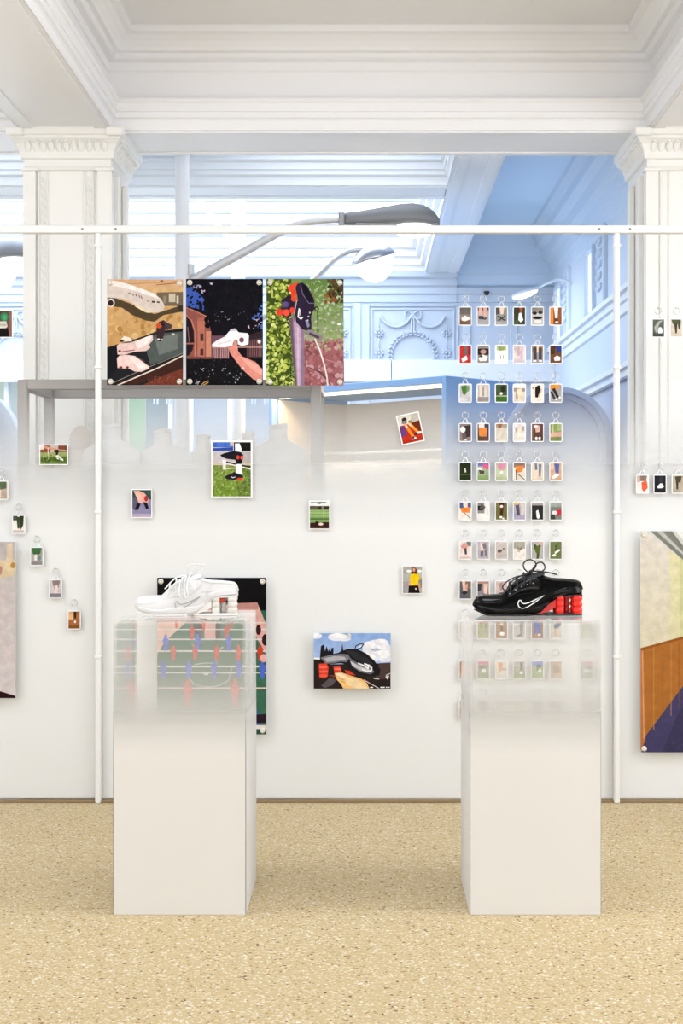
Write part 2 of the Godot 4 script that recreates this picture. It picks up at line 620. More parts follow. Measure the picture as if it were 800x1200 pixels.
	for b in [[-4.3, -1.7, 0, 0.55], [-4.3, -1.7, 2.65, 3.09], [-6.2, -4.3, 0, 3.09], [-1.7, 3.0, 0, 3.09]]:
		span(s, Vector3(3.4, b[2], b[0]), Vector3(3.8, b[3], b[1]))
	span(s, Vector3(1.5, 0, -6.2), Vector3(3.8, 3.09, -6.0))
	done(s, "plaster", white, wr)
	var w3 := shell("unseen_window_3", "tall unseen window at the right that lights the room")
	s = begin()
	span(s, Vector3(3.5, 0.55, -4.3), Vector3(3.52, 2.65, -1.7))
	done(s, "pane", glow("fff9f0", 1.0), w3)  # glowing pane out of view, lights the room from the right
	var w6 := shell("added_window_6", "added window at the left of the room for fill light")
	s = begin()
	span(s, Vector3(-3.52, 0.55, -3.5), Vector3(-3.5, 2.65, -1.3))
	done(s, "pane", glow("fff9f0", 0.8), w6)  # added glowing pane that goes with the fill from the left
	build_back_room_walls(cool)

	for c in [[-1.396, -1.035, "white square column with rope mouldings and carved capital at the left of the glass"], [1.139, 1.5, "white square column with leaf capital at the right edge of the picture"]]:
		column(c[0], c[1], c[2], mat("f4f3ee", 0.5))
	unit = 1.0
	lift = Vector3.ZERO
	for q in [[-2.6, -3.7, 1.4, 0.9, "first ceiling bay before the glass"], [0.06, -3.7, 1.4, 0.9, "middle ceiling bay before the glass"], [2.6, -3.7, 1.4, 0.9, "last ceiling bay before the glass"], [-2.1, -7.07, 1.0, 0.4, "coffer behind the rope-moulded column"], [-0.15, -7.07, 1.0, 0.4, "coffer above the mannequins"]]:
		var t := thing("added_ceiling_light", "added flat white fill light panel set in the " + q[4], "lamp", Vector3(q[0], 3.24, q[1]))  # added panels, bodies of the fill lights above the bays and back coffer
		var a: float = q[2] * 0.5 + 0.015
		var b: float = q[3] * 0.5 + 0.015
		s = begin()
		for e in [[0.0, b, q[2] + 0.06, 0.03], [0.0, -b, q[2] + 0.06, 0.03], [a, 0.0, 0.03, q[3] - 0.01], [-a, 0.0, 0.03, q[3] - 0.01]]:
			cbox(s, Vector3(e[0], 0, e[1]), Vector3(e[2], 0.06, e[3]), 0.004)
		done(s, "frame", mat("e8e8e6", 0.4), t)
		s = begin()
		cbox(s, Vector3(0, -0.005, 0), Vector3(q[2] - 0.01, 0.02, q[3] - 0.02), 0.003)
		done(s, "diffuser", glow("fbfcff", 1.2), t)

func rope(s: SurfaceTool, x: float, z: float, y0: float, y1: float) -> void:
	var n := int((y1 - y0) / 0.034)
	for i in n:
		ball(s, Vector3(x, lerpf(y0, y1, (i + 0.5) / n), z), Vector3(0.005, 0.021, 0.004), 6, Basis(Vector3(0, 0, 1), 0.42))

func column(x0: float, x1: float, label: String, m: Material) -> void:
	var c := shell("column" if x0 < 0 else "column_001", label)
	var zf := -ZC
	var zb := -6.17
	var top := 2.53     # top of the shaft strips
	var s := begin()
	span(s, Vector3(x0 + 0.012, 0, zb + 0.012), Vector3(x1 - 0.012, 2.69, zf - 0.022))
	done(s, "shaft", m, c)
	# flat strips at the corners with a little cap each
	for q in [[x0, x0 + 0.05], [x1 - 0.058, x1]]:
		s = begin()
		span(s, Vector3(q[0], 0, zf - 0.06), Vector3(q[1], top, zf))
		cbox(s, Vector3((q[0] + q[1]) * 0.5, top, zf - 0.02), Vector3(q[1] - q[0] + 0.02, 0.012, 0.06), 0.003)
		done(s, "corner_strip", m, c)
		s = begin()
		span(s, Vector3(q[0], 0, zb), Vector3(q[1], top, zb + 0.06))
		done(s, "corner_strip", m, c)
	# recessed panel: inner fillets and rope mouldings
	for q in [x0 + 0.078, x1 - 0.095]:
		s = begin()
		cbox(s, Vector3(q - 0.018, top * 0.5, zf - 0.02), Vector3(0.009, top, 0.014), 0.004)
		cbox(s, Vector3(q + 0.018, top * 0.5, zf - 0.02), Vector3(0.008, top, 0.012), 0.004)
		done(s, "fillet", m, c)
		s = begin(true)
		if x0 < 0.0:
			rope(s, q, zf - 0.019, 0.9, top - 0.02)
			var rp := done(s, "rope_moulding", m, c)
			rp.set_meta("kind", "stuff")
	# side faces: a raised panel frame
	for sx in [x0 - 0.001, x1 + 0.001]:
		s = begin()
		for zz in [zf - 0.11, zb + 0.11]:
			cbox(s, Vector3(sx, top * 0.5, zz), Vector3(0.024, top, 0.02), 0.005)
		done(s, "side_moulding", m, c)
	# capital: necking, carved cove, abacus
	s = begin()
	var prof := [Vector2(-0.012, 2.53), Vector2(-0.002, 2.545), Vector2(-0.004, 2.57), Vector2(0.008, 2.575), Vector2(0.01, 2.585), Vector2(0.012, 2.6), Vector2(0.022, 2.63), Vector2(0.036, 2.645), Vector2(0.042, 2.648), Vector2(0.042, 2.66), Vector2(0.05, 2.664), Vector2(0.052, 2.69)]
	var rings := []
	for p in prof:
		rings.append(PackedVector3Array([Vector3(x0 - p.x, p.y, zf + p.x), Vector3(x1 + p.x, p.y, zf + p.x), Vector3(x1 + p.x, p.y, zb - p.x), Vector3(x0 - p.x, p.y, zb - p.x)]))
	loft(s, rings, true)
	done(s, "capital", m, c)
	s = begin()
	for sx in [x0 - 0.022, x1 + 0.022]:
		cbox(s, Vector3(sx, 2.672, zf + 0.03), Vector3(0.07, 0.034, 0.07), 0.005)
	done(s, "corner_block", m, c)
	# leaves carved round the cove
	var leaf := begin(true)
	var n := 11
	for i in n:
		var x := lerpf(x0 + 0.01, x1 - 0.01, (i + 0.5) / n)
		ball(leaf, Vector3(x, 2.618, zf + 0.02), Vector3(0.014, 0.026, 0.004), 8, Basis(Vector3(1, 0, 0), 0.5))
		ball(leaf, Vector3(x, 2.637, zf + 0.034), Vector3(0.008, 0.007, 0.007), 6)
	for sx in [[x0 - 0.02, -0.5], [x1 + 0.02, 0.5]]:
		for i in n:
			var z := lerpf(zf - 0.01, zb + 0.01, (i + 0.5) / n)
			ball(leaf, Vector3(sx[0], 2.618, z), Vector3(0.007, 0.027, 0.013), 8, Basis(Vector3(0, 0, 1), -sx[1]))
			ball(leaf, Vector3(sx[0] * 1.0 + sx[1] * 0.028, 2.637, z), Vector3(0.007, 0.007, 0.008), 6)
	done(leaf, "carved_leaves", m, c)
	leaf = begin(true)
	for k in [[x0 + 0.11, 0.5], [x0 + 0.125, -0.5], [x1 - 0.12, 0.5], [x1 - 0.135, -0.5]]:
		ball(leaf, Vector3(k[0], 2.545, zf - 0.014), Vector3(0.009, 0.02, 0.007), 8, Basis(Vector3(0, 0, 1), k[1]))
	done(leaf, "drop_ornament", m, c)

func relief(parent: Node3D, cx: float, z: float, m: Material) -> void:
	# frame, wreath, swags, bow and rosettes of one wall panel; cx is its middle
	var y0 := H + (VY - 421.0) * 9.38 / F - 0.3
	var u := 9.38 / F
	var p := func(dx: float, py: float, out := 0.012) -> Vector3:
		return Vector3(cx + dx * u, H + (VY - py) * u, z + out)
	var s := begin()
	for q in [[0.0, 0.018], [4.0, 0.01]]:
		var a: float = 52.0 - q[0]
		var top: Vector3 = p.call(0.0, 358.0 + q[0])
		cbox(s, Vector3(cx, top.y, z + 0.006), Vector3(a * 2 * u, 0.012, q[1]), 0.003)
		for e in [-1.0, 1.0]:
			cbox(s, Vector3(cx + e * a * u, (top.y + y0) * 0.5, z + 0.006), Vector3(0.012, top.y - y0, q[1]), 0.003)
	done(s, "panel_frame", m, parent)
	s = begin(true)
	var c: Vector3 = p.call(0.0, 417.0)
	var r := 26.5 * u
	for k in 34:
		var a := TAU * k / 34.0
		var d := Vector3(cos(a), sin(a), 0)
		for e in [-1.0, 1.0]:
			ball(s, c + d * (r + e * 0.009), Vector3(0.017, 0.007, 0.009), 6, Basis(Vector3(0, 0, 1), a + PI / 2 - e * 0.5))
	done(s, "wreath", m, parent)
	s = begin(true)
	for e in [-1.0, 1.0]:
		var pts := curve([p.call(e * 38.0, 370.0), p.call(e * 30.0, 380.0), p.call(e * 18.0, 383.0), p.call(e * 8.0, 378.0), p.call(e * 1.0, 369.0)], 5)
		tube(s, pts, 0.008, 6)
		for i in range(4, pts.size() - 4):
			ball(s, pts[i], Vector3(0.013, 0.011, 0.011), 6)
	done(s, "swag", m, parent)
	s = begin(true)
	for e in [-1.0, 1.0]:
		tube(s, curve([p.call(0, 369), p.call(e * 5.0, 364.5), p.call(e * 9.0, 366), p.call(e * 9.0, 372), p.call(e * 4.0, 373), p.call(0, 369)], 4), 0.006, 6)
		tube(s, curve([p.call(e * 0.6, 370), p.call(e * 1.6, 380), p.call(e * 1.0, 391)], 4), 0.006, 6)
	ball(s, p.call(0, 369), Vector3(0.012, 0.012, 0.012), 8)
	done(s, "ribbon_bow", m, parent)
	for e in [-1.0, 1.0]:
		for py in [390.0, 414.0]:
			s = begin(true)
			var q: Vector3 = p.call(e * 39.5, py)
			for k in 8:
				ball(s, q + Vector3(cos(TAU * k / 8.0), sin(TAU * k / 8.0), 0) * 0.022, Vector3(0.013, 0.008, 0.008), 6, Basis(Vector3(0, 0, 1), TAU * k / 8.0))
			ball(s, q, Vector3(0.01, 0.01, 0.012), 6)
			tube(s, [q + Vector3(0, 0.03, 0), q + Vector3(0, 0.1, 0)], 0.004, 5)
			done(s, "rosette", m, parent)

func build_back_room_walls(cool: Material) -> void:
	var pale := mat("c9d3e0", 0.6)
	var wb := shell("wall_back", "pale blue back wall with garland and wreath reliefs above a white band")
	var zb := -9.4
	var s := begin()
	span(s, Vector3(-3.4, 1.99, -9.9), Vector3(1.5, 3.09, zb))
	span(s, Vector3(-3.4, 0, -9.9), Vector3(1.5, 0.9, zb))
	span(s, Vector3(-0.45, 0.9, -9.9), Vector3(1.5, 1.99, zb))
	done(s, "plaster", pale, wb)
	s = begin()
	run(s, Vector3(-3.4, 0, zb), Vector3(0.6, 0, zb), Vector3(0, 0, 1), [Vector2(0, 2.5), Vector2(0.012, 2.505), Vector2(0.014, 2.55), Vector2(0.03, 2.56), Vector2(0.032, 2.6), Vector2(0.05, 2.61), Vector2(0.06, 2.65), Vector2(0.09, 2.66), Vector2(0.1, 2.7)])
	run(s, Vector3(0.6, 0, zb), Vector3(1.26, 0, zb), Vector3(0, 0, 1), [Vector2(0, 2.5), Vector2(0.012, 2.505), Vector2(0.014, 2.55), Vector2(0.03, 2.56), Vector2(0.032, 2.6)])
	done(s, "cornice", pale, wb)
	for cx in [-2.33, -1.68, -1.03, -0.38, 0.31]:
		relief(wb, cx, zb, pale)
	# vertical flat pilasters between the reliefs
	for cx in [-0.06, 0.67, 0.98]:
		s = begin()
		cbox(s, Vector3(cx, 2.25, zb), Vector3(0.05, 0.5, 0.02), 0.004)
		done(s, "pilaster", pale, wb)
	# white boards below
	for b in [[-3.4, -1.2], [-1.19, -0.15], [-0.145, 0.165], [0.17, 1.25]]:
		s = begin()
		cbox(s, Vector3((b[0] + b[1]) * 0.5, 2.045, zb + 0.02), Vector3(b[1] - b[0], 0.145, 0.04), 0.003)
		done(s, "white_board", mat("f2f6fb", 0.5), wb)
	# glazed part of the back wall
	var wi := shell("window_4", "row of pale green and blue panes low in the back wall")
	var zp := 9.5
	var list := [[-130.0, 8.0, "cfe6dc"], [12.0, 62.0, "c9dfe8"], [66.0, 146.0, "dfe6ec"], [150.0, 170.0, "b7e2c4"], [171.0, 198.0, "a9bfcc"], [204.0, 224.0, "e6edf5"], [227.0, 268.0, "d9eaff"], [272.0, 345.0, "d3e6fd"]]
	for q in list:
		s = begin()
		span(s, Vector3(at(q[0], 0, zp).x, 0.9, -zp - 0.01), Vector3(at(q[1], 0, zp).x, 1.99, -zp))
		var gm := glow(q[2], 0.62)
		gm.albedo_color = Color(q[2]) * Color(0.4, 0.4, 0.4)
		gm.albedo_color.a = 1.0
		done(s, "pane", gm, wi)
	for px in [10.0, 64.0, 148.0, 201.0, 225.5, 270.0, 347.0]:
		s = begin()
		cbox(s, Vector3(at(px, 0, zp).x, 1.445, -zp + 0.03), Vector3(0.03, 1.09, 0.07), 0.004)
		done(s, "glazing_bar", cool, wi)

	# right wall of the back room
	var wr := shell("wall_right_001", "pale blue side wall of the back room with pilasters and two rails")
	var xr := 1.25
	s = begin()
	span(s, Vector3(xr, 1.82, -9.4), Vector3(1.5, 3.09, -6.15))
	done(s, "plaster", mat("d3e0ef", 0.6), wr)
	s = begin()
	span(s, Vector3(xr + 0.01, 0, -9.4), Vector3(1.5, 1.82, -6.15))
	done(s, "wainscot", mat("aeb9cf", 0.6), wr)
	s = begin()
	run(s, Vector3(xr, 0, -9.4), Vector3(xr, 0, -6.17), Vector3(-1, 0, 0), [Vector2(0, 2.08), Vector2(0.015, 2.085), Vector2(0.015, 2.13), Vector2(0.03, 2.135), Vector2(0.03, 2.165), Vector2(0.05, 2.17), Vector2(0.05, 2.195), Vector2(0, 2.2)])
	run(s, Vector3(xr, 0, -9.4), Vector3(xr, 0, -6.17), Vector3(-1, 0, 0), [Vector2(0, 1.77), Vector2(0.02, 1.775), Vector2(0.02, 1.805), Vector2(0.04, 1.81), Vector2(0.04, 1.835), Vector2(0, 1.84)])
	done(s, "wall_rail", mat("e8f0f8", 0.5), wr)
	var m := mat("d3e0ef", 0.6)
	for z in [-8.72, -7.42, -6.5]:
		s = begin()
		cbox(s, Vector3(xr, 2.41, z), Vector3(0.05, 0.43, 0.2), 0.006)
		done(s, "pilaster", m, wr)
		s = begin(true)
		for i in 5:
			for e in [-1.0, 0.0, 1.0]:
				ball(s, Vector3(xr - 0.03, 2.3 + i * 0.06, z + e * 0.05), Vector3(0.012, 0.024, 0.016), 6, Basis(Vector3(1, 0, 0), e * 0.6))
		done(s, "carved_leaves", m, wr)
	# two narrow windows in that wall
	var wn := shell("window_5", "narrow bright side windows between the carved pilasters")
	for z in [[-9.25, -8.95], [-7.95, -7.7]]:
		s = begin()
		span(s, Vector3(xr - 0.004, 2.24, z[0]), Vector3(xr + 0.001, 2.56, z[1]))
		done(s, "pane", glow("e4f1ff", 0.7), wn)
		s = begin()
		for e in z:
			cbox(s, Vector3(xr - 0.01, 2.4, e), Vector3(0.03, 0.36, 0.025), 0.004)
		cbox(s, Vector3(xr - 0.01, 2.57, (z[0] + z[1]) * 0.5), Vector3(0.03, 0.025, z[1] - z[0]), 0.004)
		done(s, "window_frame", m, wn)
	# wall that closes the back room towards the front right

# ---------------------------------------------------------------- frosted film: white print that fades out upwards
func film_coats(stops: Array, hex: String, coats: int) -> Array:
	var out := []
	var most := 0.235
	for c in coats:
		var part := []
		for i in 257:
			var t := i / 256.0
			var a := look(stops, t)
			var thin := minf(most, 1.0 - pow(1.0 - a, 1.0 / coats))
			part.append([t, thin if c < coats - 1 else 1.0 - (1.0 - a) / pow(1.0 - thin, coats - 1)])
		out.append(film_material(part, hex))
	return out

func film_material(stops: Array, hex: String) -> StandardMaterial3D:
	var im := Image.create(4, 512, false, Image.FORMAT_RGBA8)
	for y in 512:
		var a: float = look(stops, y / 511.0)
		im.fill_rect(Rect2i(0, y, 4, 1), Color(1, 1, 1, a))
	var m := StandardMaterial3D.new()
	m.albedo_color = Color(hex)
	m.albedo_texture = ImageTexture.create_from_image(im)
	m.transparency = BaseMaterial3D.TRANSPARENCY_ALPHA
	m.roughness = 0.55
	m.metallic_specular = 0.3
	m.texture_repeat = false
	m.cull_mode = BaseMaterial3D.CULL_DISABLED
	m.backlight_enabled = true
	m.backlight = Color(0.2, 0.2, 0.2).linear_to_srgb()
	return m

func film_quad(a: Vector3, b: Vector3, y0: float, y1: float) -> ArrayMesh:
	var s := begin()
	var p := [Vector3(a.x, y1, a.z), Vector3(b.x, y1, b.z), Vector3(b.x, y0, b.z), Vector3(a.x, y0, a.z)]
	var t := [Vector2(0, 0), Vector2(1, 0), Vector2(1, 1), Vector2(0, 1)]
	for i in [0, 1, 2, 0, 2, 3]:
		s.set_uv(t[i])
		s.add_vertex(p[i])
	s.generate_normals()
	return s.commit()

func glass_height(py: float) -> float:
	return H + (VY - py) * ZG / F

func build_partition() -> void:
	var t := thing("glass_partition", "tall clear glass partition in a thin white frame, frosted white towards the floor", "partition", Vector3(0, 0, -ZG))
	var white := mat("e4e4e2", 0.35)
	var y_top := glass_height(270.0)
	var s := begin()
	cbox(s, Vector3(0.0, y_top, 0.012), Vector3(5.2, 0.03, 0.03), 0.003)
	done(s, "rail", white, t)
	var posts := [at(116, 0, ZG).x, at(721.5, 0, ZG).x]
	for x in posts:
		s = begin()
		cbox(s, Vector3(x, (y_top - 0.015) * 0.5, 0.012), Vector3(0.022, y_top - 0.015, 0.03), 0.004)
		done(s, "post", white, t)
		for py in [289.0, 431.0, 600.0, 769.0]:
			s = begin()
			cbox(s, Vector3(x, glass_height(py), 0.013), Vector3(0.028, 0.012, 0.036), 0.002)
			done(s, "clamp", white, t)
	for x in [posts[0] - 0.06, posts[0] + 0.07, posts[1] - 0.07, posts[1] + 0.05]:
		s = begin()
		lathe(s, [Vector2(0, 0.004), Vector2(0.004, 0.004), Vector2(0.0045, 0), Vector2(0.0045, -0.01)], 10, Vector3(x, y_top, 0.0275), Basis(Vector3(1, 0, 0), PI / 2))
		done(s, "rail_screw", mat("8d8a86", 0.3, 0.9), t)
	s = begin()
	cbox(s, Vector3(0, 0.006, 0), Vector3(5.2, 0.012, 0.03), 0.002)
	done(s, "bottom_channel", mat("8b7658", 0.5), t)
	var y0 := 0.016
	var y1 := y_top - 0.014
	var stops := []
	for q in [[270, 0.0], [436, 0.0], [450, 0.04], [465, 0.1], [480, 0.2], [500, 0.38], [520, 0.58], [540, 0.74], [560, 0.84], [585, 0.93], [605, 0.97], [622, 1.0], [945, 1.0]]:
		stops.append([(y1 - glass_height(q[0])) / (y1 - y0), q[1]])
	stops[0][0] = 0.0
	stops[-1][0] = 1.0
	var film := film_coats(stops, "e7e8e6", 5)
	var pane := clear_sheet(0.0, 0.0)
	for q in [[-2.6, posts[0] - 0.012], [posts[0] + 0.012, posts[1] - 0.012], [posts[1] + 0.012, 2.6]]:
		s = begin()
		span(s, Vector3(q[0], y0, -0.004), Vector3(q[1], y1, 0.004))
		var p := done(s, "glass_panel", pane, t)
		for i in film.size():   # printed in passes, one coat over the other
			var z := -0.0052 - 0.0003 * (film.size() - 1 - i)
			mesh_part("frosted_film", film_quad(Vector3(q[0], 0, z), Vector3(q[1], 0, z), y0, y1), film[i], p)

# ---------------------------------------------------------------- plinths
const PW := 0.375
const PT := 0.84
const PF := 4.03

func build_plinth(px0: float, px1: float, label: String) -> void:
	var x0 := (px0 - VX) * PF / F
	var x1 := (px1 - VX) * PF / F
	var w := x1 - x0
	var t := thing("display_plinth", label, "plinth", Vector3((x0 + x1) * 0.5, 0, -PF - PW * 0.5), "")
	var acrylic := clear_sheet(0.03, 0.5, "f4f8f4")
	var stops := []
	var late := []   # the back panel is printed only lower down
	for q in [[727, 0.05, 0.0], [745, 0.1, 0.0], [765, 0.17, 0.0], [785, 0.28, 0.0], [800, 0.43, 0.0], [815, 0.59, 0.0], [831, 0.76, 0.03], [850, 0.91, 0.2], [868, 0.975, 0.6], [882, 1.0, 1.0], [1075, 1.0, 1.0]]:
		stops.append([(q[0] - 727.0) / (1072.5 - 727.0), q[1]])
		late.append([(q[0] - 727.0) / (1072.5 - 727.0), q[2]])
	stops[-1][0] = 1.0
	late[-1][0] = 1.0
	var film := film_coats(stops, "e9e9e7", 5)
	var film_late := film_coats(late, "e9e9e7", 2)
	var th := 0.008
	var h := w * 0.5
	var d := PW * 0.5
	var f := 0.0006
	var y1 := PT - th - 0.0005
	# corners of each panel, and the ends and outward direction of the film on its outside
	var sides := [
		[Vector3(-h, 0, d - th), Vector3(h, y1, d), Vector3(-h, 0, d + f), Vector3(h, 0, d + f), Vector3(0, 0, 1)],
		[Vector3(-h, 0, -d), Vector3(h, y1, -d + th), Vector3(-h, 0, -d - f), Vector3(h, 0, -d - f), Vector3(0, 0, -1)],
		[Vector3(-h, 0, -d + th + 0.0005), Vector3(-h + th, y1, d - th - 0.0005), Vector3(-h - f, 0, -d), Vector3(-h - f, 0, d), Vector3(-1, 0, 0)],
		[Vector3(h - th, 0, -d + th + 0.0005), Vector3(h, y1, d - th - 0.0005), Vector3(h + f, 0, -d), Vector3(h + f, 0, d), Vector3(1, 0, 0)]]
	for q in sides:
		var s := begin()
		span(s, q[0] + Vector3(0, 0.001, 0), q[1])
		var p := done(s, "acrylic_panel", acrylic, t)
		var coats: Array = film_late if q[4].z < -0.5 else film
		for i in coats.size():
			var o: Vector3 = q[4] * 0.0003 * i   # the densest coat lies outermost
			mesh_part("frosted_film", film_quad(q[2] + o, q[3] + o, 0.001, y1), coats[i], p)
	var s := begin()
	cbox(s, Vector3(0, PT - th * 0.5, 0), Vector3(w, th, PW), 0.001)
	done(s, "acrylic_top", acrylic, t)

# ---------------------------------------------------------------- shoes. Lengths in drawing units of U metres, toe towards -x
const U := 0.000606
const TOP := [[100, 284], [106, 268], [114, 256], [126, 248], [150, 242], [200, 240], [235, 238], [262, 215], [300, 180], [340, 151], [380, 132], [425, 130], [455, 150], [490, 160], [560, 164], [615, 170], [630, 182], [636, 200], [640, 226]]
const BOT := [[100, 292], [112, 304], [150, 318], [200, 330], [260, 333], [390, 333], [430, 320], [470, 284], [500, 258], [540, 243], [600, 240], [640, 238]]
const WID := [[100, 0.0], [103, 13], [110, 28], [122, 44], [150, 62], [200, 77], [260, 84], [330, 81], [400, 71], [480, 64], [560, 61], [600, 54], [620, 44], [632, 28], [638, 12], [640, 0.0]]

func look(t: Array, x: float) -> float:
	for i in t.size() - 1:
		if x <= t[i + 1][0]:
			var f := clampf((x - t[i][0]) / float(t[i + 1][0] - t[i][0]), 0.0, 1.0)
			return lerpf(t[i][1], t[i + 1][1], f)
	return t[-1][1]

func shoe_point(zx: float, s: float) -> Vector3:
	var v := 1.0 - absf(s)
	var top := look(TOP, zx)
	var bot := look(BOT, zx)
	var o := smoothstep(400.0, 470.0, zx)
	var domed := pow(maxf(0.0, 1.0 - pow(v, lerpf(2.6, 1.9, smoothstep(200.0, 330.0, zx)))), 0.5)
	var wall := 1.0 - 0.36 * v * v
	var w := look(WID, zx) * lerpf(domed, wall, o) * (0.88 + 0.12 * sin(minf(v * 2.2, 1.0) * PI * 0.5))
	return Vector3((zx - 370.0) * U, (338.0 - lerpf(bot, top, v)) * U, signf(s + 1e-9) * w * U)

func shoe_out(zx: float, s: float, off: float) -> Vector3:
	var p := shoe_point(zx, s)
	var sg := signf(s + 1e-9)
	var a := absf(s)
	var dx := shoe_point(minf(zx + 3.0, 639.9), s) - shoe_point(maxf(zx - 3.0, 100.1), s)
	var ds := shoe_point(zx, sg * minf(a + 0.03, 1.0)) - shoe_point(zx, sg * maxf(a - 0.03, 0.0005))
	var n := dx.cross(ds).normalized()
	if n.dot(p - Vector3(p.x, 0.02, 0)) < 0.0:
		n = -n
	return p + n * off

func shoe_side(zx: float, zy: float, off: float, sg := 1.0) -> Vector3:
	var v := clampf((look(BOT, zx) - zy) / (look(BOT, zx) - look(TOP, zx)), 0.0, 0.98)
	return shoe_out(zx, sg * (1.0 - v), off)

# a raised panel that follows the upper: from a to b along the shoe, between two heights s
func shoe_patch(st: SurfaceTool, a: float, b: float, s0: Array, s1: Array, off: float, nx := 16, ns := 6) -> void:
	var g := []
	for i in nx + 1:
		var zx := lerpf(a, b, i / float(nx))
		var row := []
		for j in ns + 1:
			var s := lerpf(look(s0, zx), look(s1, zx), j / float(ns))
			var edge := i == 0 or i == nx or j == 0 or j == ns
			row.append(shoe_out(zx, s, -0.0005 if edge else off))
		g.append(row)
	for i in nx:
		for j in ns:
			var c: Vector3 = (g[i][j] + g[i + 1][j + 1]) * 0.5
			quad(st, g[i][j], g[i + 1][j], g[i + 1][j + 1], g[i][j + 1], Vector3(c.x, 0.02, 0))

func shoe_tube(st: SurfaceTool, pts: Array, r: float) -> void:
	var w := []
	for p in pts:
		w.append(Vector3((p[0] - 370.0) * U, (338.0 - p[1]) * U, p[2]))
	tube(st, curve(w, 5), r, 7)

func build_shoe(label: String, where: Vector3, scale: float, yaw: float, c: Dictionary) -> void:
	var t := thing("shoe", label, "shoe", where)
	t.rotation.y = yaw
	t.scale = Vector3.ONE * scale
	# upper
	var st := begin(true)
	var nx := 72
	var ns := 14
	for sg in [1.0, -1.0]:
		var g := []
		var inner := []
		for i in nx + 1:
			var zx := lerpf(100.0, 640.0, 0.5 - 0.5 * cos(PI * i / nx))
			var row := []
			for j in ns + 1:
				row.append(shoe_point(zx, sg * maxf(1e-6, 1.0 - j / float(ns))))
			g.append(row)
			var rim: Vector3 = row[ns]
			var d := minf(0.038, (rim.y - (338.0 - look(BOT, zx)) * U) * 0.75) * smoothstep(425.0, 480.0, zx)
			inner.append([rim, rim * Vector3(1, 1, 0.93) + Vector3(0, 0.0015, 0) * smoothstep(425.0, 470.0, zx), rim * Vector3(1, 1, 0.86), rim * Vector3(1, 1, 0.84) - Vector3(0, d, 0), Vector3(rim.x, rim.y - d, 0)])
		for i in nx:
			for j in ns:
				var m: Vector3 = (g[i][j] + g[i + 1][j + 1]) * 0.5
				quad(st, g[i][j], g[i + 1][j], g[i + 1][j + 1], g[i][j + 1], Vector3(m.x, m.y - 0.004, 0))
			for j in 4:
				var m: Vector3 = (inner[i][j] + inner[i + 1][j + 1]) * 0.5
				quad(st, inner[i][j], inner[i + 1][j], inner[i + 1][j + 1], inner[i][j + 1], m + Vector3(0, -0.02, sg * 0.02))
			quad(st, g[i][0], g[i + 1][0], g[i + 1][0] * Vector3(1, 1, 0), g[i][0] * Vector3(1, 1, 0), g[i][0] + Vector3(0, 0.02, 0))
	done(st, "upper", c.upper, t)
	# raised panels
	st = begin(true)
	shoe_patch(st, 113, 240, [[100, -0.62], [160, -0.5], [240, -0.3]], [[100, 0.62], [160, 0.5], [240, 0.3]], 0.003, 18, 12)
	done(st, "toe_cap", c.gloss, t)
	for sg in [1.0, -1.0]:
		st = begin(true)
		shoe_patch(st, 118, 470, [[100, sg * 0.66], [250, sg * 0.72], [420, sg * 0.80], [470, sg * 0.86]], [[100, sg * 0.98]], 0.0026, 26, 6)
		done(st, "mudguard", c.gloss, t)
		st = begin(true)
		shoe_patch(st, 268, 425, [[268, sg * 0.10], [340, sg * 0.12], [425, sg * 0.06]], [[268, sg * 0.34], [340, sg * 0.36], [425, sg * 0.42]], 0.0024, 16, 6)
		done(st, "eyestay", c.gloss, t)
		st = begin(true)
		shoe_patch(st, 490, 634, [[490, sg * 0.62], [560, sg * 0.42], [634, sg * 0.34]], [[490, sg * 0.97], [634, sg * 0.9]], 0.003, 16, 6)
		done(st, "heel_panel", c.gloss, t)
		# swoosh: pale outline round a body of the upper's colour
		var ring := []
		for q in [[322, 262], [315, 278], [321, 294], [336, 301], [362, 294], [402, 270], [445, 238], [402, 259], [367, 274], [347, 278], [334, 273], [331, 262], [322, 262]]:
			ring.append(shoe_side(q[0], q[1], 0.0014, sg))
		st = begin(true)
		tube(st, ring, c.line_r, 6)
		done(st, "swoosh", c.line, t)
		# stitched seams
		st = begin(true)
		for q in [[[262, 250], [330, 235], [400, 222], [440, 190], [455, 160]], [[455, 215], [520, 208], [580, 200], [632, 196]], [[470, 235], [482, 205], [500, 180], [520, 166]]]:
			var pts := []
			for e in q:
				pts.append(shoe_side(e[0], e[1], 0.0004, sg))
			tube(st, curve(pts, 5), 0.0011, 6)
		done(st, "piping", c.upper, t)
	# padded collar
	st = begin(true)
	for sg in [1.0, -1.0]:
		var pts := []
		for i in 19:
			var zx := lerpf(446.0, 637.0, i / 18.0)
			pts.append(shoe_point(zx, sg * 0.0001) + Vector3(0, -0.002, 0))
		tube(st, pts, 0.0042, 7)
	done(st, "collar", c.lining, t)
	# tongue
	st = begin(true)
	var grid := []
	for i in 9:
		var f := i / 8.0
		var row := PackedVector3Array()
		for j in 9:
			var a := lerpf(-1.0, 1.0, j / 8.0)
			row.append(Vector3((lerpf(300.0, 448.0, f) - 370.0) * U, (338.0 - lerpf(178.0, 120.0, pow(f, 0.75))) * U - a * a * 0.006 + 0.001, a * lerpf(0.017, 0.026, f)))
		for j in range(8, -1, -1):
			row.append(row[j] - Vector3(-0.002, 0.006, 0))
		grid.append(row)
	loft(st, grid, true)
	done(st, "tongue", c.lining, t)
	# laces
	st = begin(true)
	for i in 4:
		var zx := 282.0 + i * 32.0
		tube(st, curve([shoe_out(zx, 0.26, 0.002), shoe_out(zx + 8, 0.1, 0.007), shoe_out(zx + 12, 0.0, 0.009), shoe_out(zx + 8, -0.1, 0.007), shoe_out(zx, -0.26, 0.002)], 4), 0.0024, 7)
